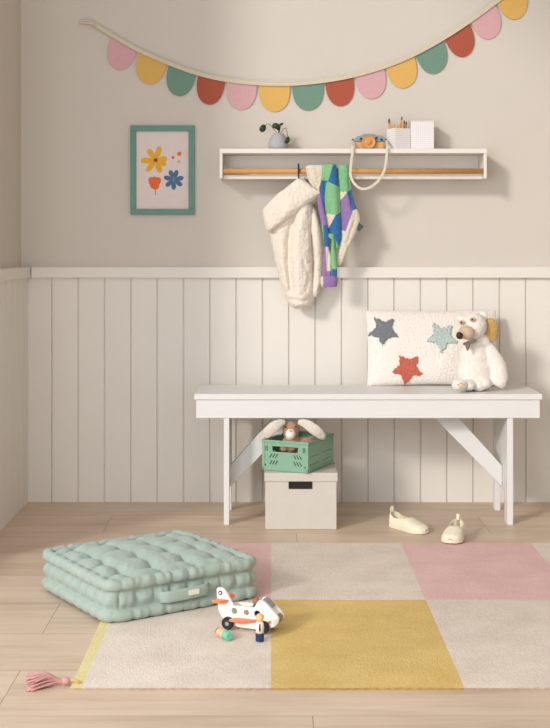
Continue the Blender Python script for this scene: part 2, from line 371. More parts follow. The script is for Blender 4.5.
# ------------------------------------------------------------------ floor cushion
def cushion():
    c = Vector((-.356, 3.620, 0)); ang = math.atan2(.262, .3991)
    root = thing('floor_cushion', 'square sage green tufted floor cushion lying partly on the rug', 'cushion', c, ang)
    a, b, H = .237, .223, .116
    NS = 560; per = []
    # rounded rectangle path by arc length
    rc = .035; segs = []
    def path(s):
        L1 = 2*(a-rc); L2 = 2*(b-rc); A = PI/2*rc; tot = 2*L1+2*L2+4*A; s = (s % 1)*tot
        seq = [('l', L1, (-a+rc, -b), (1,0), (0,-1)), ('c', A, (a-rc,-b+rc), -PI/2, None), ('l', L2, (a,-b+rc), (0,1), (1,0)), ('c', A, (a-rc,b-rc), 0, None),
               ('l', L1, (a-rc,b), (-1,0), (0,1)), ('c', A, (-a+rc,b-rc), PI/2, None), ('l', L2, (-a,b-rc), (0,-1), (-1,0)), ('c', A, (-a+rc,-b+rc), PI, None)]
        for k, L, p, d, nn in seq:
            if s <= L or (k == 'c' and d == PI and s < L+1e-6):
                if k == 'l': return Vector((p[0]+d[0]*s, p[1]+d[1]*s, 0)), Vector((nn[0], nn[1], 0))
                t = d + s/rc; nn = Vector((math.cos(t), math.sin(t), 0)); return Vector((p[0], p[1], 0)) + nn*rc, nn
            s -= L
        t = d + PI/2; nn = Vector((math.cos(t), math.sin(t), 0)); return Vector((p[0], p[1], 0)) + nn*rc, nn
    nl = 34
    def lobe(s, ph=0): return abs(math.sin(PI*(s*nl+ph)))**.55
    cell = .102
    btn = [((i-1.5)*cell + random.uniform(-.006,.006), (j-1.5)*cell*.96 + random.uniform(-.006,.006)) for i in range(4) for j in range(4)]
    def top(x, y):
        h = .013 + .016*max(0, 1-(x/a)**2)*max(0, 1-(y/b)**2)
        d = sorted((math.hypot(x-u, y-v), k) for k, (u, v) in enumerate(btn))
        h -= .022*math.exp(-(d[0][0]/.019)**1.6)
        cr = d[1][0]-d[0][0]
        # creases run from button to button
        def seg(p, q):
            vx, vy = q[0]-p[0], q[1]-p[1]; t = max(0, min(1, ((x-p[0])*vx+(y-p[1])*vy)/(vx*vx+vy*vy)))
            return math.hypot(x-p[0]-vx*t, y-p[1]-vy*t)
        i = d[0][1]; e = 1
        for k in (i-4, i+4, i-1, i+1):
            if 0 <= k < 16 and (abs(k-i) == 4 or k//4 == i//4): e = min(e, seg(btn[i], btn[k]))
        if max(abs(x), abs(y)) > 1.5*cell:   # creases from the outer buttons out to the edge
            for (u, v) in btn:
                if abs(abs(u)-1.5*cell) < .02 and abs(x) > 1.5*cell: e = min(e, abs(y-v))
                if abs(abs(v)-1.5*cell*.96) < .02 and abs(y) > 1.5*cell*.96: e = min(e, abs(x-u))
        h -= .015*math.exp(-(e/.015)**1.1)
        h += .004*math.exp(-((d[0][0]-.045)/.03)**2)
        h += .003*noise.noise(Vector((x*28, y*28, 1))) + .0012*noise.noise(Vector((x*90, y*90, 4)))
        return h
    rows = []
    prof = []
    for k in range(46): prof.append(('top', k/45))
    for k in range(1, 13): prof.append(('r1', k/12))
    for k in range(1, 7): prof.append(('side', k/6))
    for k in range(1, 11): prof.append(('r2', k/10))
    prof.append(('bot', .6)); prof.append(('bot', 0.01))
    rr = .0165
    mb = MB()
    for kind, t in prof:
        for k in range(NS):
            s = k/NS; p, nn = path(s); l = lobe(s); l2 = lobe(s, .35); R = rr*(.80+.24*l); Rb = rr*(.80+.24*l2)
            wr = .0014*noise.noise(Vector((p.x*70, p.y*70, t*3+len(kind)))) + .0011*math.sin(s*NS*.55+6*noise.noise(Vector((p.x*14,p.y*14,len(kind)))))*abs(math.sin(t*PI))
            if kind == 'top':
                f = 1 - math.pow(1-t, 1.25); q = p*(f*.925); z = H-.016 + top(q.x, q.y)
                edge = max(0, (f-.86)/.14); z = z*(1-edge**2) + (H-.016-.002+.003*l)*edge**2
                q = Vector((q.x, q.y, z))
            elif kind == 'r1':
                th = PI*(.93 - t*1.38)
                ctr = p*.965; q = Vector((ctr.x, ctr.y, H-.018)) + nn*(R*math.cos(th)+wr) + Vector((0,0,R*math.sin(th)+wr))
            elif kind == 'side':
                zt = H-.036; zb = .034; z = zt+(zb-zt)*t; bul = math.sin(PI*t)
                q = Vector((p.x, p.y, z)) + nn*(-.009 + .014*l*bul + wr*1.5)
            elif kind == 'r2':
                th = PI*(.38 - t*.95)
                ctr = p*.975; q = Vector((ctr.x, ctr.y, .0175)) + nn*(Rb*math.cos(th)+wr) + Vector((0,0,max(-.0165, Rb*math.sin(th))))
            else: q = Vector((p.x*t, p.y*t, .002))
            mb.v.append(q)
    nr = len(prof)
    mb.f = [(i*NS+k, i*NS+(k+1)%NS, (i+1)*NS+(k+1)%NS, (i+1)*NS+k) for i in range(nr-1) for k in range(NS)]
    mb.m = [0]*len(mb.f)
    mb.xf(Matrix.Translation((0,0,.006)))
    mb.build('cushion_body', M['sage'], root, smooth=True)
    mb = MB()
    for (u, v) in btn:
        pass
    # carry handle on the near long side and its sewn label
    y = -b-.010; pts = interp([(-.082,y+.008,.056),(-.066,y-.008,.058),(-.01,y-.013,.060),(.050,y-.009,.062),(.066,y+.008,.062)], 24)
    mb = MB().tube(pts, (.016,.0035), 14, up=(0,1,0)); 
    h = mb.build('handle', M['sage'], root, smooth=True)
    mb = MB().box(-.006,.026,y-.0185,y-.0165,.056,.070)
    q = mb.build('label_tag', M['label'], h); q['label'] = 'small white sewn fabric tag'
    for x in (-.7,):
        pass
cushion()

# ------------------------------------------------------------------ bench
BF = 4.525; BB = 4.83; ZT = .4757
def bench():
    root = thing('bench', 'long white wooden bench with diagonal braces standing before the panelled wall', 'bench', (.353, 4.675, 0))
    inv = Matrix.Translation((-.353, -4.675, 0))
    def put(mb, n, **k): return mb.xf(inv).build(n, M['white'], root, bevel=.002, **k)
    put(MB().box(-.2775, .9815, BF-.006, BB, ZT-.021, ZT), 'bench_top')
    z1 = ZT-.0215; z0 = ZT-.0215-.067
    put(MB().box(-.271, .974, BF, BF+.022, z0, z1), 'front_apron')
    put(MB().box(-.271, .974, BB-.024, BB-.004, z0, z1), 'rear_apron')
    for x0, x1 in ((-.171,-.151), (.856,.878)):
        put(MB().box(x0, x1, BF+.004, BF+.062, 0, z0 if False else z0+.001), 'leg')
        put(MB().box(x0, x1, 4.782, 4.826, 0, z0+.001), 'leg')
    for x0, x1 in ((-.169,-.153), (.858,.876)):
        put(MB().box(x0, x1, BF+.0625, 4.7815, .112, z1), 'side_panel')
    za, zb = .118, .196; zt = z1-.001; d = zt-.118
    put(MB().prism([(.857, za), (.857, zb), (.857-(zt-zb)*.98+.02, zt), (.857-(zt-za)*.98, zt)], .03, 'y', 4.635), 'brace')
    put(MB().prism([(-.152, za), (-.152, zb), (-.152+(zt-zb)*.98-.02, zt), (-.152+(zt-za)*.98, zt)][::-1], .03, 'y', 4.635), 'brace')
bench()

# ------------------------------------------------------------------ storage box + crate
def storage_box():
    x0, x1, y0, y1 = -.0213, .2347, 4.452, 4.675
    c = ((x0+x1)/2, (y0+y1)/2, 0); root = thing('storage_box', 'light grey lidded storage box with a black label holder under the bench', 'box', c)
    inv = Matrix.Translation((-c[0], -c[1], 0))
    MB().box(x0+.001, x1-.001, y0+.001, y1-.001, .0005, .172).xf(inv).build('box_body', M['boxc'], root, bevel=.002)
    MB().box(x0-.002, x1+.003, y0-.003, y1+.003, .172, .203).xf(inv).build('lid', M['boxc'], root, bevel=.002)
    mb = MB()
    hx0, hx1, hz0, hz1 = .0625, .1465, .146, .172
    mb.box(hx0, hx1, y0-.003, y0+.0005, hz0, hz1).xf(inv)
    o = mb.build('label_holder', M['black'], root, bevel=.001); o['label'] = 'black label holder on the front'
storage_box()

def crate():
    a = math.atan2(-.072, .1606); W, D, H = .176, .246, .108
    o0 = Vector((-.0300, 4.508, .204)); ux = Vector((math.cos(a), math.sin(a), 0)); uy = Vector((-math.sin(a), math.cos(a), 0))
    root = thing('folding_crate', 'small mint green folding crate on top of the grey storage box', 'crate', o0 + ux*W/2 + uy*D/2, a)
    th = .004
    def wall(w, h, cut):
        "panel in x,z with slots cut out: rows of rectangles (x0,x1,z0,z1,shear)"
        return cut
    def slotted(w, name, front):
        # build a plate by boolean-free 2D triangulation: outer ring + holes filled with bmesh
        bm = bmesh.new()
        def loop(pts):
            vs = [bm.verts.new((x, 0, z)) for x, z in pts]
            return [bm.edges.new((vs[i], vs[(i+1)%len(vs)])) for i in range(len(vs))]
        edges = loop([(-w/2+.001, .004), (w/2-.001, .004), (w/2-.001, H-.001), (-w/2+.001, H-.001)])
        holes = []
        if front:
            holes.append([(-.05, .073), (-.046,.068), (.046,.068), (.05, .073), (.05, .088), (-.05, .088)])
            for sx in (-1, 1):
                for r in (.022, .046):
                    for k in range(3):
                        x = sx*(.040+k*.011); holes.append([(x, r), (x+.0042, r), (x+.0042-sx*.009, r+.015), (x-sx*.009, r+.015)])
                for k in range(2):
                    x = sx*(.070+.006*k)
                    holes.append([(x-.001,.070),(x+.002,.070),(x+.002,.088),(x-.001,.088)])
                holes.append([(sx*.078-.003,.016),(sx*.078+.003,.016),(sx*.078+.003,.022),(sx*.078-.003,.022)])
        else:
            for k in range(-4, 5):
                if abs(k) == 0: continue
                for r in (.022, .05):
                    x = k*.024; holes.append([(x-.006, r), (x+.006, r), (x+.006, r+.006), (x-.006, r+.006)])
        for h in holes: edges += loop(h)
        bmesh.ops.triangle_fill(bm, use_beauty=True, use_dissolve=False, edges=edges)
        r = bmesh.ops.extrude_face_region(bm, geom=bm.faces[:])
        bmesh.ops.translate(bm, verts=[v for v in r['geom'] if isinstance(v, bmesh.types.BMVert)], vec=(0, th, 0))
        bmesh.ops.recalc_face_normals(bm, faces=bm.faces)
        # raised rims
        me = bpy.data.meshes.new(name); bm.to_mesh(me); bm.free(); me.materials.append(M['crate'])
        o = bpy.data.objects.new(name, me); C.objects.link(o); o.parent = root
        return o
    f = slotted(W, 'end_panel', True); f.location = (0, -D/2, 0)
    f = slotted(W, 'end_panel', True); f.location = (0, D/2-th, 0)
    for sx in (-1, 1):
        s = slotted(D-.01, 'side_panel', False); s.rotation_euler = (0,0,PI/2); s.location = (W/2 if sx > 0 else -W/2+th, 0, 0)
    MB().box(-W/2+.004, W/2-.004, -D/2+.004, D/2-.004, .004, .008).build('crate_bottom', M['crate'], root)
    mb = MB(); r = .0035; z = H-.003
    for (x0,x1,y0,y1) in ((-W/2-r,W/2+r,-D/2-r,-D/2+.006),(-W/2-r,W/2+r,D/2-.006,D/2+r),(-W/2-r,-W/2+.006,-D/2+.006,D/2-.006),(W/2-.006,W/2+r,-D/2+.006,D/2-.006)):
        mb.box(x0,x1,y0,y1,z-.004,z+.004)
    mb.build('top_rim', M['crate'], root, bevel=.001)
    mb = MB(); z = .005
    for (x0,x1,y0,y1) in ((-W/2-.002,W/2+.002,-D/2-.002,-D/2+.006),(-W/2-.002,W/2+.002,D/2-.006,D/2+.002),(-W/2-.002,-W/2+.006,-D/2+.006,D/2-.006),(W/2-.006,W/2+.002,-D/2+.006,D/2-.006)):
        mb.box(x0,x1,y0,y1,.0005,.012)
    mb.build('base_rim', M['crate'], root, bevel=.001)
    for sx in (-1, 1):
        for sy in (-1, 1):
            MB().box(sx*(W/2-.003)-.005, sx*(W/2-.003)+.005, sy*(D/2-.003)-.005, sy*(D/2-.003)+.005, .0015, H-.007).build('corner_post', M['crate'], root, bevel=.001)
    return root
crate()

def bunny():
    c = Vector((.092, 4.545, .214))
    root = thing('plush_bunny', 'brown plush bunny with long white ears lying in the mint green crate', 'soft toy', c)
    def L(px, py, Y): return P(px, py, Y) - c
    mb = MB(); mb.ell(L(297,449,4.55), (.05,.05,.045)); mb.ell(L(309,447,4.58), (.03,.05,.03)); mb.ell(L(291,445,4.53), (.036,.04,.036))
    mb.ell(L(291,430.5,4.535), (.031,.034,.034))
    mb.ell(L(293,446,4.50), (.02,.028,.02))
    mb.ell(L(306,441,4.53), (.026,.016,.013), Matrix.Rotation(-.15,3,'Z'))
    mb.ell(L(311,439.5,4.56), (.018,.02,.013))
    mb.ell(L(284,447,4.50), (.014,.02,.018))
    mb.build('body', M['brown'], root, remesh=.003, disp=[(.012,.004)], smooth=True)
    o = MB().ell(L(290.5,434.5,4.505), (.0185,.02,.0205)).build('muzzle', M['plush'], root, smooth=True); o['label'] = 'white muzzle'
    MB().ell(L(290.3,430.8,4.487), (.005,.004,.0035)).build('nose', M['tan'], o, smooth=True)
    earm = mat('ear_plush', (214,204,192), .95, 400, .5, .04, 80, dist=.002)
    for sx, pts in ((-1, [(285,422,4.51,3),(278,424,4.50,6),(271,429.5,4.50,7.2),(266,434.5,4.505,5.8),(263.5,437,4.51,2)]),
                    (1, [(298,422,4.51,3),(306,424,4.50,6),(315,430,4.49,7.0),(322,436,4.50,5.4),(325,438.6,4.51,2)])):
        q = interp(pts, 26); mb = MB().tube([L(a,b,y) for a,b,y,w in q], [(w*.0036*.78, w*.0036*.30) for *_, w in q], 16, up=(0,1,0))
        o = mb.build('ear', earm, root, smooth=True, sub=1, disp=[(.01,.003)]); o['label'] = 'long white floppy ear'
    for x in (285.5, 296):
        MB().ell(L(x,427,4.505), (.0035,.003,.0035)).build('eye', M['darkb'], root, smooth=True)
bunny()

# ------------------------------------------------------------------ cushion with stars
def star_pts(cx, cz, R, r, a0):
    return [(cx + (R if k%2==0 else r)*math.cos(a0+k*PI/5), cz + (R if k%2==0 else r)*math.sin(a0+k*PI/5)) for k in range(10)]
def inside(x, y, poly):
    c = False; n = len(poly)
    for i in range(n):
        x1, y1 = poly[i]; x2, y2 = poly[i-1]
        if (y1 > y) != (y2 > y) and x < (x2-x1)*(y-y1)/(y2-y1)+x1: c = not c
    return c
def pillow():
    W, H, T = .508, .292, .10
    zb = ZT+.002; tilt = math.radians(16)
    root = thing('star_pillow', 'white fluffy rectangular pillow with three stars leaning on the panelled wall', 'pillow', (.622, 4.792, zb))
    nx, nz = 210, 126
    stars = [(star_pts(-.192, .205, .062, .033, math.radians(48)), 1), (star_pts(-.103, .056, .062, .033, math.radians(48)), 3), (star_pts(.034, .178, .064, .034, math.radians(50)), 2)]
    def pos(u, v, s):
        x = (u-.5)*W; z = v*H
        ex = max(0, 1-abs(2*u-1)**3.2); ez = max(0, 1-abs(2*v-1)**3.2)
        t = T/2*(ex*ez)**.45
        x *= 1 - .035*(1-abs(2*v-1)**2)*0 - .02*math.sin(PI*v); z = z if True else z
        z += .006*math.cos(2*PI*u)*(v-.5)
        y = s*t
        w = .0028*noise.noise(Vector((x*150, z*150, s))) + .004*noise.noise(Vector((x*11, z*11, s+5)))
        y += w*s*-1*(-1) if t > .004 else 0
        return Vector((x, y, z))
    mats = [M['plush'], M['s_grey'], M['s_teal'], M['s_rust']]
    rot = Matrix.Rotation(-tilt, 4, 'X')
    def grid(s, keep):
        mb = MB(); idx = {}
        for j in range(nz):
            for i in range(nx):
                u, v = (i+.5)/nx, (j+.5)/nz; x = (u-.5)*W; z = v*H
                if not keep(x, z): continue
                q = []
                for (a, b) in ((i,j),(i+1,j),(i+1,j+1),(i,j+1)):
                    if (a,b) not in idx: idx[(a,b)] = len(mb.v); mb.v.append(rot @ pos(a/nx, b/nz, s))
                    q.append(idx[(a,b)])
                mb.f.append(tuple(q)); mb.m.append(0)
        return mb
    mb = grid(-1, lambda x, z: True); b2 = grid(1, lambda x, z: True); mb.add(b2.v, b2.f)
    mb.build('pillow_cover', M['plush'], root, smooth=True)
    for poly, mi in stars:
        mb = MB(); g = grid(-1, lambda x, z: inside(x + .007*noise.noise(Vector((x*70, z*70, 2))), z + .007*noise.noise(Vector((x*90, z*90, 7))), poly))
        off = rot.to_3x3() @ Vector((0, -.006, 0))
        vs = [v + off + Vector((0, .002*noise.noise(v*160), 0)) for v in g.v]
        # thick tufted patch: front, plus skirt back to the cover
        n = len(vs); e = {}
        for f in g.f:
            for a, b in zip(f, f[1:]+f[:1]):
                e[(a,b)] = 1
        skirt = [(a, b, b+n, a+n) for (a,b) in e if (b,a) not in e]
        mb.add(vs + [v + off*-.4 for v in g.v], g.f + skirt)
        o = mb.build('star_patch', mats[mi], root, smooth=True)
        o['label'] = ['', 'charcoal grey star', 'pale sea green star', 'terracotta red star'][mi]
pillow()

def teddy():
    Y = 4.66
    c = Vector((P(478, 390, Y).x, Y, ZT+.001))
    c.z += .002
    root = thing('plush_bear', 'white plush bear with beige snout and mustard tuft sitting on the bench', 'soft toy', c)
    def L(px, py, y=Y): return P(px, py, y) - c
    s = Y/F
    mb = MB()
    mb.ell(L(475,372), (.070,.06,.065)); mb.ell(L(475,357), (.060,.05,.066)); mb.ell(L(479,343), (.044,.04,.04))
    mb.ell(L(468,385,4.60), (.03,.05,.02)); mb.ell(L(484,383,4.62), (.03,.045,.022))
    # arm hanging at its left side, the other arm tucked forward
    q = interp([(486,344,4.655,5),(492,354,4.635,7),(498,366,4.63,8),(499.5,379,4.625,8.4),(497,386.5,4.62,5.5)], 24)
    mb.tube([L(a,b,y) for a,b,y,w in q], [(w*s, w*s*.85) for *_, w in q], 16, up=(0,1,0))
    mb.build('body', M['plush'], root, remesh=.0035, disp=[(.010,.004)], smooth=True)
    hd = MB(); Hc = L(473.5,326,4.645)
    hd.ell(Hc, (.049,.052,.050), Matrix.Rotation(.15,3,'Y')); hd.ell(L(465,331,4.62), (.036,.035,.03))
    hd.ell(L(483.5,316,4.66), (.018,.012,.019)); hd.ell(L(461,318.5,4.66), (.016,.012,.015))
    h = hd.build('head', M['plush'], root, remesh=.003, disp=[(.009,.004)], smooth=True)
    sn = MB(); sn.ell(L(466.5,332.5,4.59), (.031,.034,.026), Matrix.Rotation(.35,3,'Y')); sn.ell(L(461,334.5,4.572), (.02,.02,.018))
    o = sn.build('snout', M['tan'], h, remesh=.0025, smooth=True); o['label'] = 'smooth beige snout'
    o = MB().ell(L(459.6,335.6,4.553), (.0125,.010,.0135)).build('nose', M['darkb'], h, smooth=True); o['label'] = 'dark brown nose'
    for (x, y, Yd) in ((472.2,319.5,4.592), (461.3,322.5,4.598)):
        o = MB().ell(L(x+.4,y,Yd+.003), (.011,.006,.009)).build('eye_patch', M['tan'], h, smooth=True); o['label'] = 'tan patch round the eye'
        MB().ell(L(x,y,Yd-.004), (.0038,.0035,.0038)).build('eye', M['darkb'], h, smooth=True)
    o = MB().ell(L(490.5,330.5,4.665), (.030,.022,.046)).build('fur_tuft', M['mustardfur'], root, smooth=True, sub=2, disp=[(.008,.008),(.025,.006)]); o['label'] = 'mustard yellow fluffy tuft behind the head'
    bt = MB(); k = L(467.5,343,4.585)
    bt.ell(k, (.006,.006,.007)); 
    bt.ell(k+Vector((.018,0,.006)), (.018,.006,.008), Matrix.Rotation(-.35,3,'Y')); bt.ell(k+Vector((-.009,0,-.003)), (.008,.005,.006))
    bt.tube([k+Vector((.003,-.002,0)), k+Vector((.0,-.004,-.012)), k+Vector((-.001,-.004,-.028))], [(.006,.003),(.009,.003),(.002,.002)], 10, up=(0,1,0))
    o = bt.build('bow_tie', mat('taupe_ribbon', (132,116,102), .9), root, smooth=True); o['label'] = 'taupe bow at the neck'
    for (x, y, Yd) in ((459.5,385,4.555), (479,385.5,4.60)):
        f = MB().ell(L(x,y,Yd), (.028,.024,.0205)).build('foot', M['plush'], root, smooth=True, sub=1, disp=[(.010,.004)])
        if x > 470: continue
        for dx, dz, r in ((-.009,.004,.0045),(.001,.009,.0045),(.010,.004,.0045),(.001,-.005,.008)):
            MB().ell(L(x,y,Yd)+Vector((dx,-.0235,dz)), (r,.0025,r*.8)).build('paw_pad', M['tan'], f, smooth=True)
teddy()

# ------------------------------------------------------------------ shoes
def shoe(name_label, heel, toe, z, pitch=0):
    heel = Vector((heel[0], heel[1], 0)); toe = Vector((toe[0], toe[1], 0)); d = toe-heel; Ls = d.length; ang = math.atan2(d.y, d.x)
    root = thing('slip_on_shoe', name_label, 'shoe', heel + Vector((0,0,z)), ang, 'pair of cream canvas slip-ons'); root.rotation_euler = (0, pitch, ang)
    def hw(t): # half width along the length
        return (interp_lin(t, [(0,.0),(.02,.014),(.1,.027),(.35,.029),(.6,.034),(.8,.0355),(.92,.027),(.975,.016),(1,.0)]))
    def top(t): return interp_lin(t, [(0,.058),(.1,.060),(.3,.052),(.46,.048),(.6,.043),(.75,.035),(.9,.029),(1,.018)])
    NT, NA = 60, 28
    ts = [.5-.5*math.cos(PI*i/NT) for i in range(NT+1)]
    # sole
    mb = MB(); ring = [(t*Ls, hw(t)*1.04) for t in ts] + [(t*Ls, -hw(t)*1.04) for t in ts[::-1][1:-1]]
    n = len(ring); levels = [(0, .97), (.002, 1), (.010, 1), (.013, .97)]
    vs = [((x-Ls/2)*k+Ls/2, y*k, zz + .006*max(0, x/Ls-.75)**1*.8) for zz, k in levels for x, y in ring]
    fs = [(i*n+k, i*n+(k+1)%n, (i+1)*n+(k+1)%n, (i+1)*n+k) for i in range(3) for k in range(n)] + [tuple(range(n))[::-1], tuple(3*n+k for k in range(n))]
    o = mb.add(vs, fs).build('sole', M['rubber'], root, smooth=False, bevel=.001); o['label'] = 'off-white rubber sole'
    # upper shell
    mb = MB()
    for t in ts:
        tt = min(max(t, .012), .988); w = hw(tt); h = top(t)
        g = 0
        if t < .52: g = interp_lin(t, [(0,.0),(.02,.3),(.08,.66),(.2,.86),(.36,.72),(.46,.40),(.52,0)])
        rim = interp_lin(t, [(0,0),(.02,.0),(.2,.012),(.4,.006),(.52,0)]) 
        for k in range(NA+1):
            u = k/NA*2-1; side = 1 if u >= 0 else -1
            a = (1-abs(u))*(PI/2)      # 0 at the sole, pi/2 at the crown
            a = a*(1-g*.62) if g else a
            cy = math.cos(a)**.8 if math.cos(a) > 0 else 0; cz = math.sin(a)**.75
            zz = .011 + (h-.011)*cz - (rim*(abs(a)/(PI/2)))
            x = t*Ls - (0 if t > .05 else -.0)*1
            wr = .0008*noise.noise(Vector((x*90, u*3, 4)))
            mb.v.append(Vector((x + (Ls*.985 - x)*0, side*w*cy*(1+wr*10), zz+wr)))
    m = NA+1
    for i in range(NT):
        for k in range(NA):
            t = (ts[i]+ts[i+1])/2
            if t < .51 and k in (NA//2-1, NA//2): continue
            mb.f.append((i*m+k, i*m+k+1, (i+1)*m+k+1, (i+1)*m+k)); mb.m.append(0)
    o = mb.build('upper', M['shoe'], root, smooth=True)
    q = o.modifiers.new('solid', 'SOLIDIFY'); q.thickness = .0022
    MB().box(Ls*.08, Ls*.62, -.017, .017, .013, .0165).build('insole', M['lining'], root, bevel=.001)
    # heel pull loop, elastic gusset on the front of the opening
    mb = MB().tube(interp([(.004,0,.048),(-.001,0,.058),(-.0,0,.067),(.005,0,.070),(.009,0,.064),(.009,0,.050)], 20), (.0012,.0055), 10, up=(0,1,0))
    mb.build('heel_loop', M['shoe'], root, smooth=True)
    return root
def interp_lin(t, pts):
    for (a, b), (c, d) in zip(pts, pts[1:]):
        if t <= c: return b + (d-b)*(t-a)/max(1e-9, c-a)
    return pts[-1][1]
shoe('cream canvas slip-on shoe standing on the bare oak floor, pointing right', (.435, 4.520), (.544, 4.376), .0005)
shoe('cream canvas slip-on shoe with its toe on the pink rug block', (.652, 4.350), (.601, 4.200), .0085, 0)

# ------------------------------------------------------------------ toy plane and peg dolls
def plane():
    ang = -.36; o0 = Vector((-.0680, 3.275, .0075))
    root = thing('toy_airplane', 'white wooden toy plane with orange wings and black wheels on the rug', 'toy', o0, ang)
    T = .043
    R2_ = Matrix.Rotation(ang, 3, 'Z'); n0 = R2_ @ Vector((0,1,0)); p0 = o0 + R2_ @ Vector((0,-T/2,0))
    def q(zx, zy):
        "measured point of the near side board, in the plane's own length and height"
        d = Vector((200+zx/6.11-CX, F, CY-580-zy/6.11)); o = Vector((0,0,1)); t = (p0-o).dot(n0)/d.dot(n0)
        l = R2_.inverted() @ (o + d*t - o0); return (l.x, l.z)
    outline = [q(*p) for p in ((101,56),(108,48),(130,47),(146,55),(170,92),(190,128),(206,158),(232,160),(262,161),(300,168),(330,170),(342,150),(356,128),(372,124),(398,140),(432,176),(462,208),(480,236),(478,262),(458,284),(420,298),(330,300),(240,288),(200,276),(158,250),(134,226),(112,180))]
    low = [q(*p) for p in ((112,178),(130,160),(206,158),(232,160),(262,161),(300,168),(330,170),(342,150),(356,128),(372,124),(398,140),(432,176),(462,208),(480,236),(478,262),(458,284),(420,298),(330,300),(240,288),(200,276),(158,250),(134,226))]
    # side boards with real portholes, narrower core
    def board(y0, y1, name, outline):
        bm = bmesh.new()
        def loop(pts):
            vs = [bm.verts.new((x, 0, z)) for x, z in pts]; return [bm.edges.new((vs[i], vs[(i+1)%len(vs)])) for i in range(len(vs))]
        e = loop(outline)
        for zx, zy, r in ((210,189,20),(283,199,18),(350,208,22)):
            c = q(zx, zy); rr = r/6.11*.0026; e += loop([(c[0]+rr*math.cos(t*PI/10), c[1]+rr*math.sin(t*PI/10)) for t in range(20)])
        bmesh.ops.triangle_fill(bm, use_beauty=True, edges=e)
        r = bmesh.ops.extrude_face_region(bm, geom=bm.faces[:])
        bmesh.ops.translate(bm, verts=[v for v in r['geom'] if isinstance(v, bmesh.types.BMVert)], vec=(0, y1-y0, 0))
        bmesh.ops.translate(bm, verts=bm.verts, vec=(0, y0, 0)); bmesh.ops.recalc_face_normals(bm, faces=bm.faces)
        me = bpy.data.meshes.new(name); bm.to_mesh(me); bm.free(); me.materials.append(M['toywhite'])
        o = bpy.data.objects.new(name, me); C.objects.link(o); o.parent = root; return o
    board(-T/2, -T/2+.008, 'fuselage_side', outline)
    # far side board without the tail fin
    board(T/2-.008, T/2, 'fuselage_side', low)
    lo = [q(*p) for p in ((150,236),(200,266),(240,278),(330,288),(415,288),(455,276),(470,262),(470,248),(300,246),(200,236))]
    MB().prism(lo, T-.0164, 'y', -T/2+.0082).build('cabin_floor', M['toywhite'], root)
    sc2 = [q(*p) for p in ((352,140),(372,130),(396,146),(460,214),(472,238),(440,244),(388,172))]
    MB().prism(sc2, T-.0164, 'y', -T/2+.0082).build('nose_block', M['toywhite'], root)
    ws = [q(*p) for p in ((384,124),(392,121),(440,172),(432,178))]
    o = MB().prism([q(*p) for p in ((378,122),(399,136),(434,173),(430,178),(394,143),(378,130))], T-.014, 'y', -T/2+.007).build('windscreen', M['greyhub'], root); o['label'] = 'grey windscreen'
    fx = [q(*p) for p in ((445,258),(468,225),(474,245),(460,276))]
    for y in (-T/2-.0012, T/2): 
        o = MB().prism([q(*p) for p in ((398,258),(436,246),(432,266),(400,276))], .0012, 'y', y).build('side_flash', M['toyorange'], root); o['label'] = 'orange flash near the nose'
    bz = [q(*p) for p in ((455,212),(480,236),(480,262),(462,282),(452,282),(458,250),(448,225))]
    MB().prism(bz, T-.02, 'y', -T/2+.010).build('nose_cone', mat('toy_taupe', (150,128,104), .5), root)
    # wings
    w = MB(); z = q(265,246)[1]
    x0, x1 = q(205,246)[0], q(345,246)[0]
    w.prism([(x0-.004, -T/2-.022), (x0+.022, -T/2-.025), (x1+.004, -T/2-.001), (x0+.012, -T/2-.001)], .007, 'z', z-.001)
    o = w.build('wing', M['toyorange'], root, bevel=.001); o['label'] = 'orange wing'
    w = MB().prism([(x0-.004, T/2+.022), (x0+.022, T/2+.025), (x1+.004, T/2+.001), (x0+.012, T/2+.001)], .007, 'z', z-.001)
    o = w.build('wing', M['toyorange'], root, bevel=.001); o['label'] = 'orange wing'
    z = q(130,130)[1]; x0, x1 = q(104,130)[0], q(170,130)[0]
    w = MB().prism([(x0-.006, -T/2-.020), (x0+.016, -T/2-.022), (x1+.003, -T/2-.001), (x0+.004, -T/2-.001)], .007, 'z', z)
    o = w.build('tail_plane', M['toyorange'], root, bevel=.001); o['label'] = 'orange tail plane'
    w = MB().prism([(x0-.006, T/2+.020), (x0+.016, T/2+.022), (x1+.003, T/2+.001), (x0+.004, T/2+.001)], .007, 'z', z)
    o = w.build('tail_plane', M['toyorange'], root, bevel=.001); o['label'] = 'orange tail plane'
    c = q(125,78)
    o = MB().lathe([(.0058,0),(.0058,.0012)], 20, (c[0], -T/2-.0012, c[1]), axis='y').build('tail_emblem', M['navy'], root); o['label'] = 'dark blue round emblem on the tail fin'
    MB().lathe([(.0026,0),(.0026,.0010)], 14, (c[0], -T/2-.0022, c[1]), axis='y').build('emblem_centre', M['toywhite'], o)
    R = .0163
    for zx in (176, 392):
        for sy in (-1, 1):
            x = q(zx,265)[0]; y = sy*(T/2+.007)-.005
            wl = MB().lathe([(R-.002,0),(R,.002),(R,.008),(R-.002,.010)], 30, (x, y, R), axis='y').build('wheel', M['tyre'], root, smooth=False)
            wl['label'] = 'black wheel'
            MB().lathe([(.0055,0),(.0055,.0015)], 20, (x, y-.0015 if sy < 0 else y+.010, R), axis='y').build('hub', M['greyhub'], wl)
    # pilot fixed in the cockpit
    x, zz = q(325,150)[0], q(325,150)[1]+.003
    p = MB().lathe([(.009,-.03),(.0095,-.004),(.005,0)], 20, (x,0,zz-.008)).build('pilot', M['navy'], root, smooth=True)
    MB().ell((x,0,zz), (.0095,.0095,.0095)).build('pilot_head', mat('toy_brown', (150,104,66), .5), p, smooth=True)
plane()
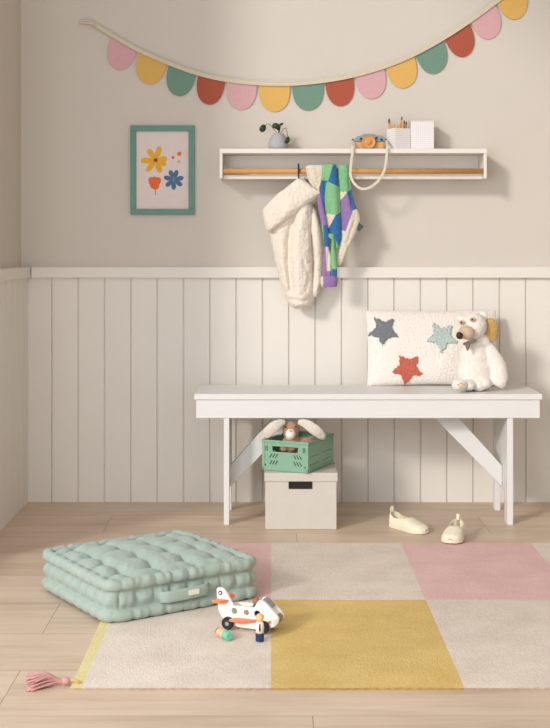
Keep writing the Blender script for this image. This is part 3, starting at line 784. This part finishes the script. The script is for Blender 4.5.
def peg():
    b = G(259.7,642,.0078); b.y += .010
    r = thing('peg_doll', 'standing wooden peg doll with blond head, white shirt, tie and navy base', 'toy', b, 0, 'wooden peg dolls beside the toy plane')
    o = MB().lathe([(.0095,0),(.0108,.001),(.0108,.020),(.0105,.0205)], 24).build('trousers', M['navy'], r, smooth=False); o['label'] = 'navy blue lower body'
    o = MB().lathe([(.0106,.0206),(.0106,.042),(.0085,.048),(.005,.050)], 24).build('shirt', M['toywhite'], r, smooth=True); o['label'] = 'white upper body'
    t = MB().prism([(-.0012,.046),(.0012,.046),(.0022,.030),(0,.026),(-.0022,.030)], .0012, 'y', -.0118).build('tie', M['tyre'], r); t['label'] = 'dark tie'
    o = MB().ell((0,0,.0575), (.0095,.0095,.0105)).build('head', M['peach'], r, smooth=True)
    MB().ell((.0005,.0012,.0605), (.0099,.0096,.0088)).build('hair', M['blond'], o, smooth=True)
    # lying doll
    a = G(217.5,631,.0185); e = G(234,638.5,.0185)
    d = e-a; ang = math.atan2(d.y, d.x)
    r = thing('peg_doll', 'peach and mint green wooden peg doll lying on its side on the rug', 'toy', (a.x, a.y, .0078), ang, 'wooden peg dolls beside the toy plane')
    o = MB().ell((.010,0,.0108), (.0105,.0098,.0098)).build('head', M['peach'], r, smooth=True)
    MB().ell((.006,0,.0112), (.0082,.0094,.0094)).build('hair', mat('toy_auburn', (150,92,60), .5), o, smooth=True)
    o = MB().lathe([(.0085,.018),(.0104,.020),(.0106,.033)], 24, (0,0,.0108), axis='x').build('upper_body', M['peach'], r); o['label'] = 'peach upper body'
    o = MB().lathe([(.0106,.0331),(.0108,.055),(.0096,.0562)], 24, (0,0,.0108), axis='x').build('lower_body', M['mint'], r); o['label'] = 'mint green lower body'
peg()

# ------------------------------------------------------------------ shelf
SF = 4.82; SB = 4.959
sx0, sx1 = P(219.5,0,SF).x, P(487,0,SF).x; sz1 = P(0,148.6,SF).z; sz0 = P(0,178.5,SF).z
def shelf():
    root = thing('wall_shelf', 'white box shelf with an oak hanging rail, fixed on the beige wall', 'shelf', ((sx0+sx1)/2, SB, sz0))
    inv = Matrix.Translation((-(sx0+sx1)/2, -SB, -sz0)); t = .018
    MB().box(sx0, sx1, SF, SB, sz1-t, sz1).xf(inv).build('shelf_board', M['shelfw'], root, bevel=.0015)
    MB().box(sx0+.012, sx1-.012, SF+.030, SB, sz0, sz0+.016).xf(inv).build('bottom_board', M['shelfw'], root, bevel=.0015)
    for a, b in ((sx0+.0003, sx0+.0115), (sx1-.0115, sx1-.0003)): MB().box(a, b, SF+.001, SB, sz0, sz1-t-.0002).xf(inv).build('side_board', M['shelfw'], root, bevel=.0015)
    MB().box(sx0+.012, sx1-.012, SB-.010, SB, sz0+.0162, sz1-t-.0002).xf(inv).build('back_board', M['shelfw'], root)
    z = P(0,171.2,SF+.016).z
    o = MB().lathe([(.0105, sx0+.0116), (.0105, sx1-.0116)], 24, (0, SF+.016, z), axis='x').xf(inv).build('hanging_rail', M['dowel'], root, smooth=True)
    o['label'] = 'round oak rail'
    return z
railz = shelf(); railY = SF+.016

# hook
def hook():
    Y0 = railY; x = P(298.5,0,Y0).x
    pts = [(0,-.004,-.034),(0,-.016,-.030),(0,-.017,-.015),(0,-.017,.010),(0,-.013,.024),(0,-.003,.027),(0,.008,.022),(0,.014,.004)]
    pts = interp(pts, 28)
    base = Vector((x, Y0, railz))
    mb = MB().tube([Vector(p) for p in pts], .0033, 8, up=(1,0,0))
    o = mb.build('coat_hook', M['black'], None, smooth=True); o.location = base
    tag(o, 'thin black hook over the oak rail, carrying the fleece coat', 'hook')
hook()

# fleece coat

def seg_d(x, y, pl):
    e = 1e9
    for (x1, y1), (x2, y2) in zip(pl, pl[1:]):
        vx, vy = x2-x1, y2-y1; t = max(0, min(1, ((x-x1)*vx+(y-y1)*vy)/(vx*vx+vy*vy+1e-9)))
        e = min(e, math.hypot(x-x1-vx*t, y-y1-vy*t))
    return e
def cloth(mb, poly, centre, Y, T, c, folds=(), power=5, nb=200, nr=44, tilt=None, fine=.0, cent2=None, back=.6):
    """a padded piece of cloth: closed outline (front view), thickness rounding off at the rim, folds as ridges and valleys"""
    q = interp(list(poly) + [poly[0]], nb+1)[:-1]
    def skel(p):   # nearest point on a short spine keeps long shapes well meshed
        if not cent2: return centre
        (x1,y1),(x2,y2) = centre, cent2; vx, vy = x2-x1, y2-y1
        t = max(0, min(1, ((p[0]-x1)*vx+(p[1]-y1)*vy)/(vx*vx+vy*vy))); return (x1+vx*t, y1+vy*t)
    start = len(mb.v)
    rows = []
    for sgn in (-1, 1):
        for k in range(nr+1):
            r = math.sin(PI/2*k/nr)
            for p in q:
                s0 = skel(p); r_ = max(r, .002)
                x = s0[0] + (p[0]-s0[0])*r_; y = s0[1] + (p[1]-s0[1])*r_
                t = T*math.sqrt(max(0, 1-r**power)); d = 0
                for pl, amp, w in folds: d += amp*math.exp(-(seg_d(x, y, pl)/w)**2)
                edge = min(1, (1-r)*5)
                d *= edge
                d += fine*noise.noise(Vector((x*.45, y*.45, 3)))*edge
                yy = Y + (tilt(x, y) if tilt else 0) + (sgn*t + d if sgn < 0 else t*back)
                v = P(x, y, Y) - c; v.y = yy - c.y; mb.v.append(v)
    R = len(q); H = (nr+1)*R
    for k in range(nr):
        for i in range(R):
            a = start+k*R+i; b = start+k*R+(i+1)%R
            mb.f.append((a, b, b+R, a+R)); mb.f.append((H+a, H+a+R, H+b+R, H+b)); mb.m += [0, 0]
    k = nr
    mb.f.append(tuple(start+i for i in range(R))); mb.f.append(tuple(start+H+i for i in range(R))); mb.m += [0,0]
    for i in range(R):
        a = start+nr*R+i; b = start+nr*R+(i+1)%R
        mb.f.append((a, b, H+b, H+a)); mb.m.append(0)
    return mb

def coat():
    Y = 4.868; c = P(298.5, 181, Y); s = Y/F
    root = thing('fleece_coat', 'cream hooded fleece coat hanging from the black hook', 'coat', c)
    fz = [(.020,.005),(.006,.0035)]
    body = [(284,196),(296,190),(308,196),(314,208),(317,222),(319,236),(319,256),(318,276),(315,292),(312.5,303),(308,307.5),(298,308.5),(291.5,307),(286.5,299),(281,284),(276.5,266),(272.5,248),(270.5,232),(271.5,216),(276,204)]
    mb = cloth(MB(), body, (297,215), Y, .034, c, cent2=(299,290), power=4, fine=.004,
        folds=[([(304,206),(299,235),(298,262),(300,304)], -.022, 7.5), ([(292,218),(289,240),(288,262),(291,290)], .018, 2.6), ([(281,232),(281,256),(286,285)], -.008, 5),
               ([(308,236),(306,262),(307,292)], -.006, 3.5), ([(313,226),(312.5,246),(313.5,264),(315,288)], .03, 2.4), ([(288,299),(300,301),(312,299)], .007, 1.6), ([(303,262),(309,275),(306,290)], .006, 2)], back=.9)
    mb.build('coat_body', M['fleece'], root, smooth=True, remesh=.003, disp=fz)
    sl = [(311,204),(315,208),(319,220),(322,232),(323.3,248),(323,268),(321,282),(317.5,294),(314,298),(311.5,292),(313,276),(314,262),(312.5,246),(310,230),(308.5,214)]
    mb = cloth(MB(), sl, (315,225), Y-.004, .028, c, cent2=(318,280), power=3, fine=.003, folds=[([(316,220),(318,250),(317,285)], -.006, 3)], nb=140, nr=24)
    mb.build('sleeve', M['fleece'], root, smooth=True, remesh=.003, disp=fz)
    hood = [(295.5,180),(299,177.8),(303,179),(310,184),(317.5,189),(322,193),(320,197),(312,202),(303,208.5),(293,215.5),(283,222.5),(274,229),(269,232),(265.5,228),(263.5,219),(262.8,211),(267,204),(276,195.5),(286,187.5)]
    mb = cloth(MB(), hood, (275,214), Y-.022, .034, c, cent2=(303,192), power=7, fine=.005,
        folds=[([(282,214),(296,204),(310,194)], -.006, 5), ([(267,212),(280,200),(292,188)], .005, 5)], tilt=lambda x, y: -.012*(1-abs(x-288)/30), back=.5)
    mb.build('hood', M['fleece'], root, smooth=True, remesh=.003, disp=fz)
    mb = MB().tube([P(298.5,184,Y-.01)-c, P(298.2,180,Y-.03)-c, P(298.5,177.6,Y-.052)-c], .0022, 8)
    mb.build('hanging_loop', M['fleece'], root, smooth=True)
coat()

# patchwork knit jumper
def knit():
    Y = SF-.010; c = P(331, 168, Y); s = Y/F
    root = thing('patchwork_jumper', 'green, blue, purple and cream patchwork knit jumper draped over the oak rail', 'jumper', c)
    mats = [M['k_cream'], M['k_green'], M['k_blue'], M['k_purple'], M['k_dark']]
    def paint(mb, regs, default):
        for i, f in enumerate(mb.f):
            ctr = Vector((0,0,0))
            for k in f: ctr += mb.v[k]
            ctr = ctr/len(f) + c; px = CX + ctr.x*F/ctr.y; py = CY - (ctr.z-1)*F/ctr.y
            mi = default
            for poly, m_ in regs:
                if inside(px, py, poly): mi = m_
            mb.m[i] = mi
    def piece(name, poly, a, b, regs, default, T, folds=(), dy=0, label=None, nb=420, nr=70, power=4):
        mb = cloth(MB(), poly, a, Y+dy, T, c, cent2=b, folds=folds, nb=nb, nr=nr, power=power, fine=.002)
        paint(mb, regs, default); o = mb.build(name, mats, root, smooth=True)
        if label: o['label'] = label
        return o
    def tubep(name, pts, regs, default, fl, label=None, par=None, seg=70, n=200):
        q = interp(pts, n); mb = MB()
        mb.tube([P(a,b,Y+dy)-c for a,b,dy,w in q], [(w*s, w*s*fl) for *_, w in q], seg, up=(0,1,0), wob=lambda t, th: 1+.04*noise.noise(Vector((t*8, math.cos(th)*2, math.sin(th)*2))))
        paint(mb, regs, default); o = mb.build(name, mats, par or root, smooth=True)
        if label: o['label'] = label
        return o
    z3 = lambda *p: [(300+a/7.333, 155+b/7.333) for a, b in p]
    z4 = lambda *p: [(305+a/7.857, 215+b/7.857) for a, b in p]
    piece('front_panel', [(322,165.5),(325,164),(333,164),(336.5,166),(338,178),(339.5,189),(340.3,205),(341,218),(341.3,230),(341.5,239),(339,246),(336,252),(334.6,242),(333,236),(328.3,231.5),(326,220),(324,208),(321.5,200),(320.5,189),(321.5,177)], (329.5,172), (336,236),
      [(z3((250,40),(300,40),(300,240),(262,222),(205,195),(228,120)), 2), (z3((100,182),(205,188),(190,215),(180,310),(185,440),(200,700),(100,700)), 2),
       (z3((196,428),(262,440),(212,560),(190,560)), 0), (z3((262,440),(290,425),(360,420),(330,700),(200,700),(208,560)), 2), (z4((150,0),(240,0),(185,112),(150,130)), 0),
       (z4((240,0),(300,0),(300,195),(262,245),(230,175),(150,140),(185,106)), 2), (z4((225,165),(262,243),(300,200),(300,320),(200,320)), 1)], 1, .013,
      folds=[([(332,166),(334,200),(336,235)], -.006, 4), ([(324.5,180),(326,205),(331,228)], .008, 1.8), ([(338.5,180),(339.5,215)], .004, 1.5)], label='front panel in green diamonds and blue')
    piece('back_panel', [(337.3,167),(340,164.8),(345,164.3),(348.4,166),(350,178),(351.5,190),(354.5,203),(358.5,212),(360,219),(358,226),(355.5,234),(350,245),(345.5,256),(342,263.5),(338.5,266),(336,263),(337,256),(339,248),(340,236),(339.5,222),(339,205),(338.6,189),(337.8,178)], (343.5,172), (344,245),
      [(z3((250,262),(290,270),(345,272),(296,335),(250,350)), 0), (z3((296,335),(348,278),(392,402),(335,560),(330,640),(250,640),(250,350)), 3), (z4((200,0),(375,0),(325,128),(200,108)), 3),
       (z3((345,275),(382,245),(435,395),(390,408)), 2), (z3((388,408),(445,380),(480,480),(430,600),(335,560)), 0), (z4((375,0),(430,0),(460,60),(460,140),(320,128)), 0), (z4((325,128),(460,30),(460,430),(200,430),(200,110)), 0)], 1, .013, dy=.012,
      folds=[([(343,168),(346,195),(351,220),(343,255)], -.005, 4), ([(348.5,180),(352,208)], .006, 1.6), ([(354,222),(347,243)], .004, 1.8)], label='back panel in green, purple, blue and cream')
    piece('collar', [(305.5,166.5),(309,165),(318,165),(323,166),(322.5,176),(321,184),(319.5,190),(320.3,197),(318.6,197.5),(317.5,190),(313,186.5),(309,181.5),(306.8,174)], (314.5,171), (318,185), [], 0, .010, dy=.004,
      folds=[([(308,170),(311,179),(317,186)], .006, 1.3), ([(313,168),(315.5,180)], -.003, 2)], label='cream collar piece', nb=160, nr=30)
    # the cloth folded back over the rail, behind each piece
    for n_, x0, x1, mi in (('rail_fold',306.5,322,0),('rail_fold',322.5,336,1),('rail_fold',338,348,1)):
        xa, xb = P(x0,0,railY).x, P(x1,0,railY).x; mb = MB(); cy, cz = railY, railz; N = 16
        pr = [(cy-.0155, cz-.012)] + [(cy - .0155*math.cos(PI*i/N), cz + .0155*math.sin(PI*i/N)) for i in range(N+1)] + [(cy+.0145, cz-.004)]
        inn = [(cy+(y-cy)*.80, cz+(z-cz)*.80) for y, z in pr]
        mb.prism(pr + inn[::-1], xb-xa, 'x', xa); mb.v = [v-c for v in mb.v]; mb.m = [mi]*len(mb.m)
        mb.build(n_, mats, root)
    tubep('sleeve', [(319.2,194,-.002,2.0),(320.5,205,-.008,2.8),(323.5,220,-.012,3.0),(325.5,232,-.012,3.0),(326.5,248,-.012,2.6),(325.3,262,-.012,2.3),(324.5,277,-.012,2.3)],
      [(z4((60,78),(142,78),(150,250),(60,250)), 1), (z4((142,78),(220,78),(220,260),(150,250)), 2), (z4((163,250),(250,250),(250,500),(170,500)), 0)], 3, .9, label='first folded sleeve, purple, green and blue')
    tubep('sleeve', [(331,234,-.010,3.0),(331.5,244,-.014,3.4),(333,256,-.014,3.0),(334.2,268,-.014,2.7),(334.3,279,-.014,2.7)], [(z4((205,425),(300,425),(300,520),(205,520)), 2), (z4((150,150),(210,190),(198,330),(198,520),(150,520)), 4)], 1, .9, label='second folded sleeve, green and blue')
    tubep('sleeve_lining', [(329.5,240,-.006,2.4),(329,258,-.010,2.2),(329,278,-.010,2.4)], [(z4((150,440),(230,440),(230,520),(150,520)), 3)], 0, .9, label='cream strip between the sleeves')
    mb = MB(); q = interp([(329,277,-.014,8.2),(329,279,-.016,8.6),(329,283,-.016,8.3),(329,286.5,-.014,7.6)], 14)
    mb.tube([P(a,b,Y+dy)-c for a,b,dy,w in q], [(w*s, w*s*.42) for *_, w in q], 90, up=(0,1,0), wob=lambda t, th: 1+.035*math.sin(th*30))
    for i, f in enumerate(mb.f):
        if len(f) == 4 and (mb.v[f[0]].x + c.x)*F/Y + CX < 322.3: mb.m[i] = 1
    o = mb.build('cuff', [M['k_purple'], M['k_cream']], root, smooth=True); o['label'] = 'ribbed purple cuff'
    mb = MB(); A = [P(356.5,221,Y+.010)-c, P(364,226.5,Y+.006)-c, P(359,231.5,Y+.008)-c, P(356,228,Y+.010)-c]
    mb.add(A + [v+Vector((0,.002,0)) for v in A], [(0,1,2,3),(7,6,5,4),(0,4,5,1),(1,5,6,2),(2,6,7,3),(3,7,4,0)])
    o = mb.build('care_tag', M['k_dark'], root); o['label'] = 'small dark grey label'
knit()

# ------------------------------------------------------------------ things on the shelf top
def vase():
    Y = 4.885; b = Vector((P(278.3,0,Y).x, Y, sz1+.0005)); s = Y/F
    root = thing('potted_plant', 'small grey ceramic pot with a few dark green leaves on the white shelf', 'plant', b)
    pr = [(.030,0),(.037,.004),(.0385,.014),(.037,.028),(.033,.044),(.027,.056),(.0225,.060),(.0215,.063),(.018,.063),(.019,.058),(.015,.050)]
    MB().lathe(pr, 40).build('pot', M['pot'], root, smooth=True)
    def leaf(cx, cy, rx, rz, ang, yaw, st, dy=-.01):
        c = P(cx, cy, Y+dy) - b; R = Matrix.Rotation(yaw,3,'Z') @ Matrix.Rotation(ang,3,'Y')
        mb = MB(); n = 14
        for i in range(n+1):
            t = i/n*2-1; w = rz*math.sqrt(max(0,1-t*t))*(1-.15*t)
            for j in range(5):
                u = (j/2-1)*w; mb.v.append(c + R @ Vector((t*rx, .004*abs(j/2-1)*1 + .006*t*t, u)))
        mb.f = [(i*5+j, i*5+j+1, (i+1)*5+j+1, (i+1)*5+j) for i in range(n) for j in range(4)]; mb.m = [0]*len(mb.f)
        o = mb.build('leaf', M['leaf'], root, smooth=True); q = o.modifiers.new('s', 'SOLIDIFY'); q.thickness = .0012
        q = interp([tuple(Vector((0,0,.055))), tuple(P(st[0],st[1],Y+dy*.5)-b), tuple(c)], 12)
        MB().tube([Vector(p) for p in q], .0011, 6).build('stem', M['leaf'], o, smooth=True)
    leaf(263.2,128,.0165,.012,math.radians(-58),.2,(269,124),-.012)
    leaf(276,125.8,.0165,.011,math.radians(8),-.1,(278,130),-.020)
    leaf(278.6,127.8,.012,.009,math.radians(35),.3,(279,131),-.012)
    leaf(281.8,124,.010,.0045,math.radians(-22),.2,(280,129),-.015)
    leaf(288.3,139.8,.0155,.0095,math.radians(-68),.5,(285.5,128),-.042)
vase()

def toycam():
    Y = 4.872; b = Vector((P(369.3,0,Y).x, Y, sz1+.0005)); s = Y/F
    root = thing('toy_camera', 'wooden toy camera with grey-blue top and cream strap on the shelf', 'toy', b)
    w = .060
    o = MB().box(-w+.004, w-.004, -.017, .017, 0, .030).build('camera_body', M['wood'], root, bevel=.005)
    pts = [(-w,.0302),(w,.0302),(w,.042),(w-.010,.053),(.028,.054),(.022,.059),(-.024,.060),(-.032,.053),(-w+.012,.050),(-w,.040)]
    o = MB().prism(pts, .036, 'y', -.018).build('top_cover', M['camteal'], root, bevel=.003); o['label'] = 'grey-blue top cover'
    l = MB().lathe([(.012,.028),(.019,.027),(.0245,.022),(.0265,.012),(.0265,0)], 32, (-.006,-.018-.028,.027), axis='y').xf(Matrix.Identity(4))
    # turned lens facing the room
    mb = MB().lathe([(.0265,0),(.0265,-.012),(.0235,-.017),(.021,-.014),(.010,-.014),(.009,-.019),(.004,-.020)], 32, (-.004,-.0185,.027), axis='y')
    o = mb.build('lens', M['dowel'], root, smooth=True); o['label'] = 'turned wooden lens'
    for x, z, r in ((-.034,.040,.005),(.026,.043,.0052),(.046,.037,.005)):
        o = MB().lathe([(r,0),(r,.003)], 18, (x,-.0213,z), axis='y').build('button', M['navy'], root); o['label'] = 'dark round button'
    for x in (-w-.004, w+.004): MB().ell((x,0,.034), (.006,.006,.008)).build('strap_knob', M['black'], root, smooth=True)
    # strap: ribbon dropping over the shelf edge in front of the rail
    q = [(-w-.004,-.006,.036)]
    for px, py, yy in ((352.6,152,4.806),(351,165,4.799),(350.6,175,4.795),(354,183,4.792),(361,188.6,4.790),(370,187.5,4.790),(379,180,4.792),(384.5,170,4.795),(386.3,160,4.799),(387,152,4.806)):
        q.append(tuple(P(px,py,yy)-b))
    q.insert(1, tuple(P(352.5,145.5,4.815)-b)); q.append(tuple(P(387.5,145,4.815)-b)); q.append((w+.004,-.006,.036))
    q = interp(q, 90)
    n = len(q); mb = MB()
    pts = [Vector(p) for p in q]
    mb.tube(pts, [(.0054, .0009)]*n, 10, up=(0,1,0))
    o = mb.build('strap', M['strap'], root, smooth=True); o['label'] = 'cream fabric carrying strap'
toycam()

def pencilcup():
    Y = 4.880; a = math.radians(24); c = Vector((P(398.5,0,Y).x, Y, sz1+.0005))
    root = thing('pencil_holder', 'square white mesh pencil holder full of wooden pencils on the shelf', 'holder', c, a)
    # cup with open top
    w, h, t = .0335, .081, .003; mb = MB()
    mb.box(-w,w,-w,-w+t,0,h); mb.box(-w,w,w-t,w,0,h); mb.box(-w,-w+t,-w+t,w-t,0,h); mb.box(w-t,w,-w+t,w-t,0,h); mb.box(-w+t,w-t,-w+t,w-t,0,t)
    mb.build('holder_cup', M['grid'], root)
    k = 0
    for (px, py, cc) in ((388.5,121,'wood'),(391,124,'wood'),(389,119.5,'dowel'),(393.5,122.5,'wood'),(402,117.5,'dowel'),(400,122,'wood'),(404.5,121.5,'wood'),(397.5,124,'dowel'),(406.5,122.5,'wood'),(403,119.5,'wood')):
        tip = P(px, py-1.5, Y + (-.012 if k%2 else .01)); base = c + Vector(((px-398.5)*.0022, (-.012 if k%2 else .012), .006))
        Ri = Matrix.Rotation(-a, 3, 'Z'); tip = Ri @ (tip-c); base = Ri @ (base-c); d = (tip-base)
        p = thing('pencil', '', 'pencil', c, a, 'wooden pencils in the white holder')
        p['label'] = 'wooden pencil standing in the square white holder'
        MB().tube([base, base+d*.88], .0042, 6).build('shaft', M[cc], p)
        MB().tube([base+d*.881, tip], [.0041, .0007], 6).build('tip', M['tan'] if k%2 else M['tyre'], p)
        k += 1
pencilcup()
def gridbox():
    Y = 4.880; x0, x1 = P(410.8,0,4.86).x, P(434,0,4.86).x; zt = P(0,121.5,4.86).z; c = Vector(((x0+x1)/2, Y, sz1+.0005)); w = (x1-x0)/2; h = zt-sz1
    root = thing('desk_caddy', 'tall white mesh patterned box standing at the right of the pencil holder', 'box', c)
    MB().box(-w,w,-.02,.05,0,h).build('caddy_body', M['grid'], root, bevel=.001)
    MB().box(-w-.0008,w+.0008,-.021,.051,h,h+.003).build('caddy_rim', M['shelfw'], root, bevel=.0005)
gridbox()

# ------------------------------------------------------------------ framed print
def print_frame():
    Y = 4.942
    x0, z1 = P(130.3,0,Y).x, P(0,125.4,Y).z; x1, z0 = P(194.3,0,Y).x, P(0,214.6,Y).z
    c = Vector(((x0+x1)/2, WB-.0005, (z0+z1)/2)); w = (x1-x0)/2; h = (z1-z0)/2; fw = .0225; T = .018
    root = thing('picture_frame', 'teal framed print of three painted flowers on the beige wall', 'picture', c)
    MB().box(-w,w,-T,0,h-fw,h).build('frame_rail', M['frame'], root, bevel=.001)
    MB().box(-w,w,-T,0,-h,-h+fw).build('frame_rail', M['frame'], root, bevel=.001)
    for a, b in ((-w,-w+fw),(w-fw,w)): MB().box(a,b,-T,0,-h+fw+.0002,h-fw-.0002).build('frame_stile', M['frame'], root, bevel=.001)
    pp = MB().box(-w+fw-.002,w-fw+.002,-.008,-.005,-h+fw-.002,h-fw+.002).build('art_print', M['paper'], root)
    pp['label'] = 'pale pink print with yellow and blue daisies, an orange tulip and dots'
    k = Y/F/6.067
    def L(zx, zy): return ((zx-254)*k, (364-zy)*k)
    mats = [M['p_yellow'], M['p_orange'], M['p_blue'], M['p_stem'], M['p_core'], M['p_rust']]
    mb = MB(); yy = -.0084
    def petal(cx, cy, ang, r0, r1, wd, mi, dy=0):
        pts = []; n = 18; ca, sa = math.cos(ang), math.sin(ang); m = (r0+r1)/2; a = (r1-r0)/2
        for i in range(n):
            t = 2*PI*i/n; u = m+a*math.cos(t); v = wd*math.sin(t)*(1+.25*math.cos(t))
            X, Z = L(cx + u*ca - v*sa, cy - (u*sa + v*ca)); pts.append((X, Z))
        mb.prism(pts[::-1], .0005, 'y', yy-dy, mi)
    for i, (a, r) in enumerate(((72,88),(125,80),(183,92),(232,88),(292,84),(335,70),(8,72))): petal(212,303,math.radians(a),4,r,17,0,.00004*i)
    petal(212,303,0,-13,13,12,4,.0008)
    for i, a in enumerate((70,112,165,220,270,325,12)): petal(322,422,math.radians(a),4,62,14,2,.00004*i)
    petal(322,422,math.radians(90),-20,18,5,3,.0008)
    for i, (a, r) in enumerate(((60,62),(90,60),(118,62))): petal(206,462,math.radians(a),-18,r,20,1,.00004*i)
    petal(206,458,0,-28,28,24,1,.0003)
    mb.prism([L(208,480),(L(213,480)),(L(213,516)),(L(208,516))], .0005, 'y', yy, 3)
    for cx, cy, r, mi in ((355,265,14,1),(317,287,9,5),(352,311,9,0)): petal(cx, cy, 0, -r, r, r*.9, mi)
    o = mb.build('painted_flowers', mats, pp)
print_frame()

# ------------------------------------------------------------------ bunting
def bunting():
    Y = 4.945
    c = P(285,86,Y); c.y = WB
    root = thing('bunting', 'felt scallop garland in pink, mustard, green and rust hung across the wall', 'garland', c)
    # anchor points measured on the tape's lower edge
    tp = [(92,24.5),(111,36),(138,51.5),(168,64.5),(197,75),(226,81.5),(258,85),(291,85.5),(324,82.5),(354,77),(385,68),(415,55.5),(444,39.5),(470,22.5),(496,3.5),(522,-17),(545,-34)]
    L = lambda px, py, dy=0: P(px, py-1.8, Y+dy) - c
    q = interp(tp, 240)
    mb = MB(); prev = None; n = len(q)
    for lay in (0, 1):
        for (a, b) in q:
            k = q.index((a,b)); a2, b2 = q[min(k+1,n-1)]; a1, b1 = q[max(k-1,0)]
            d = Vector((a2-a1, b2-b1)).normalized(); nn = Vector((d.y, -d.x))*2.1
            if nn.y > 0: nn = -nn
            y = -.0 if lay else -.004
            mb.v.append(L(a+nn.x, b+nn.y, .004+y)); mb.v.append(L(a-nn.x, b-nn.y, .004+y))
    N = 2*n
    for i in range(n-1):
        a = 2*i
        mb.f += [(a,a+1,a+3,a+2),(N+a,N+a+2,N+a+3,N+a+1),(a,a+2,N+a+2,N+a),(a+1,N+a+1,N+a+3,a+3)]
    mb.f += [(0,N,N+1,1),(N-2,N-1,2*N-1,2*N-2)]; mb.m = [0]*len(mb.f)
    o = mb.build('tape', M['cord'], root); o['label'] = 'cream cotton tape'
    # knot and loose end at the left
    mb = MB(); e = [(96,27),(93,22.5),(86,20.3),(79.5,22.2),(86,23),(92,23.5),(95.5,26)]
    mb.tube([Vector(p) for p in interp([tuple(L(a,b+1.8,0)) for a,b in e], 30)], (.0045,.0016), 8, up=(0,1,0))
    mb.ell(L(94.5,26.5,-.002), (.006,.005,.005))
    mb.build('knot', M['cord'], root, smooth=True)
    cols = ['f_pink','f_must','f_green','f_rust']
    for i in range(14):
        (ax, ay), (bx, by) = tp[1+i], tp[2+i]
        u = Vector((bx-ax, by-ay)); Lw = u.length; u.normalize(); g = 1.0
        A = Vector((ax, ay)) + u*g; B = Vector((bx, by)) - u*g; Lw -= 2*g
        # flags hang nearly square to the tape
        v = Vector((-u.y, u.x)); v = (v*.72 + Vector((0,1))*.28).normalized()
        pts = [A - v*1.5]; D = 26.5; w = Lw
        for k in range(0, 25):
            t = PI - PI*k/24
            sx = (1+math.cos(t))/2; sy = max(0, math.sin(t))**.72
            p = A + u*(w*sx) + v*(D*(.05+.95*sy)); pts.append(p)
        pts.append(B - v*1.5)
        tw = random.uniform(-.002, .002)
        mb = MB(); vs = [L(p.x, p.y+1.8, .006 + .004*math.sin(k/len(pts)*PI)) for k, p in enumerate(pts)]
        m_ = len(vs); bk = [x + Vector((0,.003,0)) for x in vs]
        mb.add(vs+bk, [tuple(range(m_)), tuple(range(2*m_-1, m_-1, -1))] + [(k, m_+k, m_+(k+1)%m_, (k+1)%m_) for k in range(m_)])
        o = mb.build('flag', M[cols[i%4]], root)
        o['label'] = ['dusty pink felt scallop','mustard felt scallop','grey green felt scallop','rust red felt scallop'][i%4]
bunting()

# ------------------------------------------------------------------ light and camera
w = bpy.data.worlds.new('world'); sc.world = w; w.use_nodes = True
bg = w.node_tree.nodes['Background']; bg.inputs[0].default_value = (.92, .965, 1.02, 1); bg.inputs[1].default_value = 1.02
sun = bpy.data.lights.new('sun', 'SUN'); sun.energy = 1.5; sun.angle = math.radians(9); sun.color = (1, .95, .89)
so = bpy.data.objects.new('sun', sun); C.objects.link(so); so.location = (-4, -1, 4)
so.rotation_euler = Vector((.83, 1, -.55)).to_track_quat('-Z', 'Y').to_euler()
ar = bpy.data.lights.new('window_daylight', 'AREA'); ar.shape = 'RECTANGLE'; ar.size = 1.1; ar.size_y = 1.3; ar.energy = 22; ar.color = (.99, .98, .97)
ao = bpy.data.objects.new('window_daylight', ar); C.objects.link(ao); ao.location = (-.9, 1.3, 1.2)
ao.rotation_euler = (Vector((.7, 4.9, .8)) - ao.location).to_track_quat('-Z', 'Y').to_euler()
cam = bpy.data.cameras.new('camera'); co = bpy.data.objects.new('camera', cam); C.objects.link(co)
co.location = (0, 0, 1); co.rotation_euler = (PI/2, 0, 0)
cam.sensor_fit = 'VERTICAL'; cam.sensor_height = 36; cam.sensor_width = 36*550/728; cam.lens = F/728*36
cam.shift_x = (275-CX)/728; cam.shift_y = -(364-CY)/728; cam.clip_start = .05
sc.camera = co
sc.view_settings.view_transform = 'Standard'; sc.view_settings.look = 'None'; sc.view_settings.gamma = 1
sc.view_settings.use_curve_mapping = False; sc.view_settings.exposure = .2
sc.cycles.use_denoising = True; sc.cycles.max_bounces = 8; sc.cycles.diffuse_bounces = 5
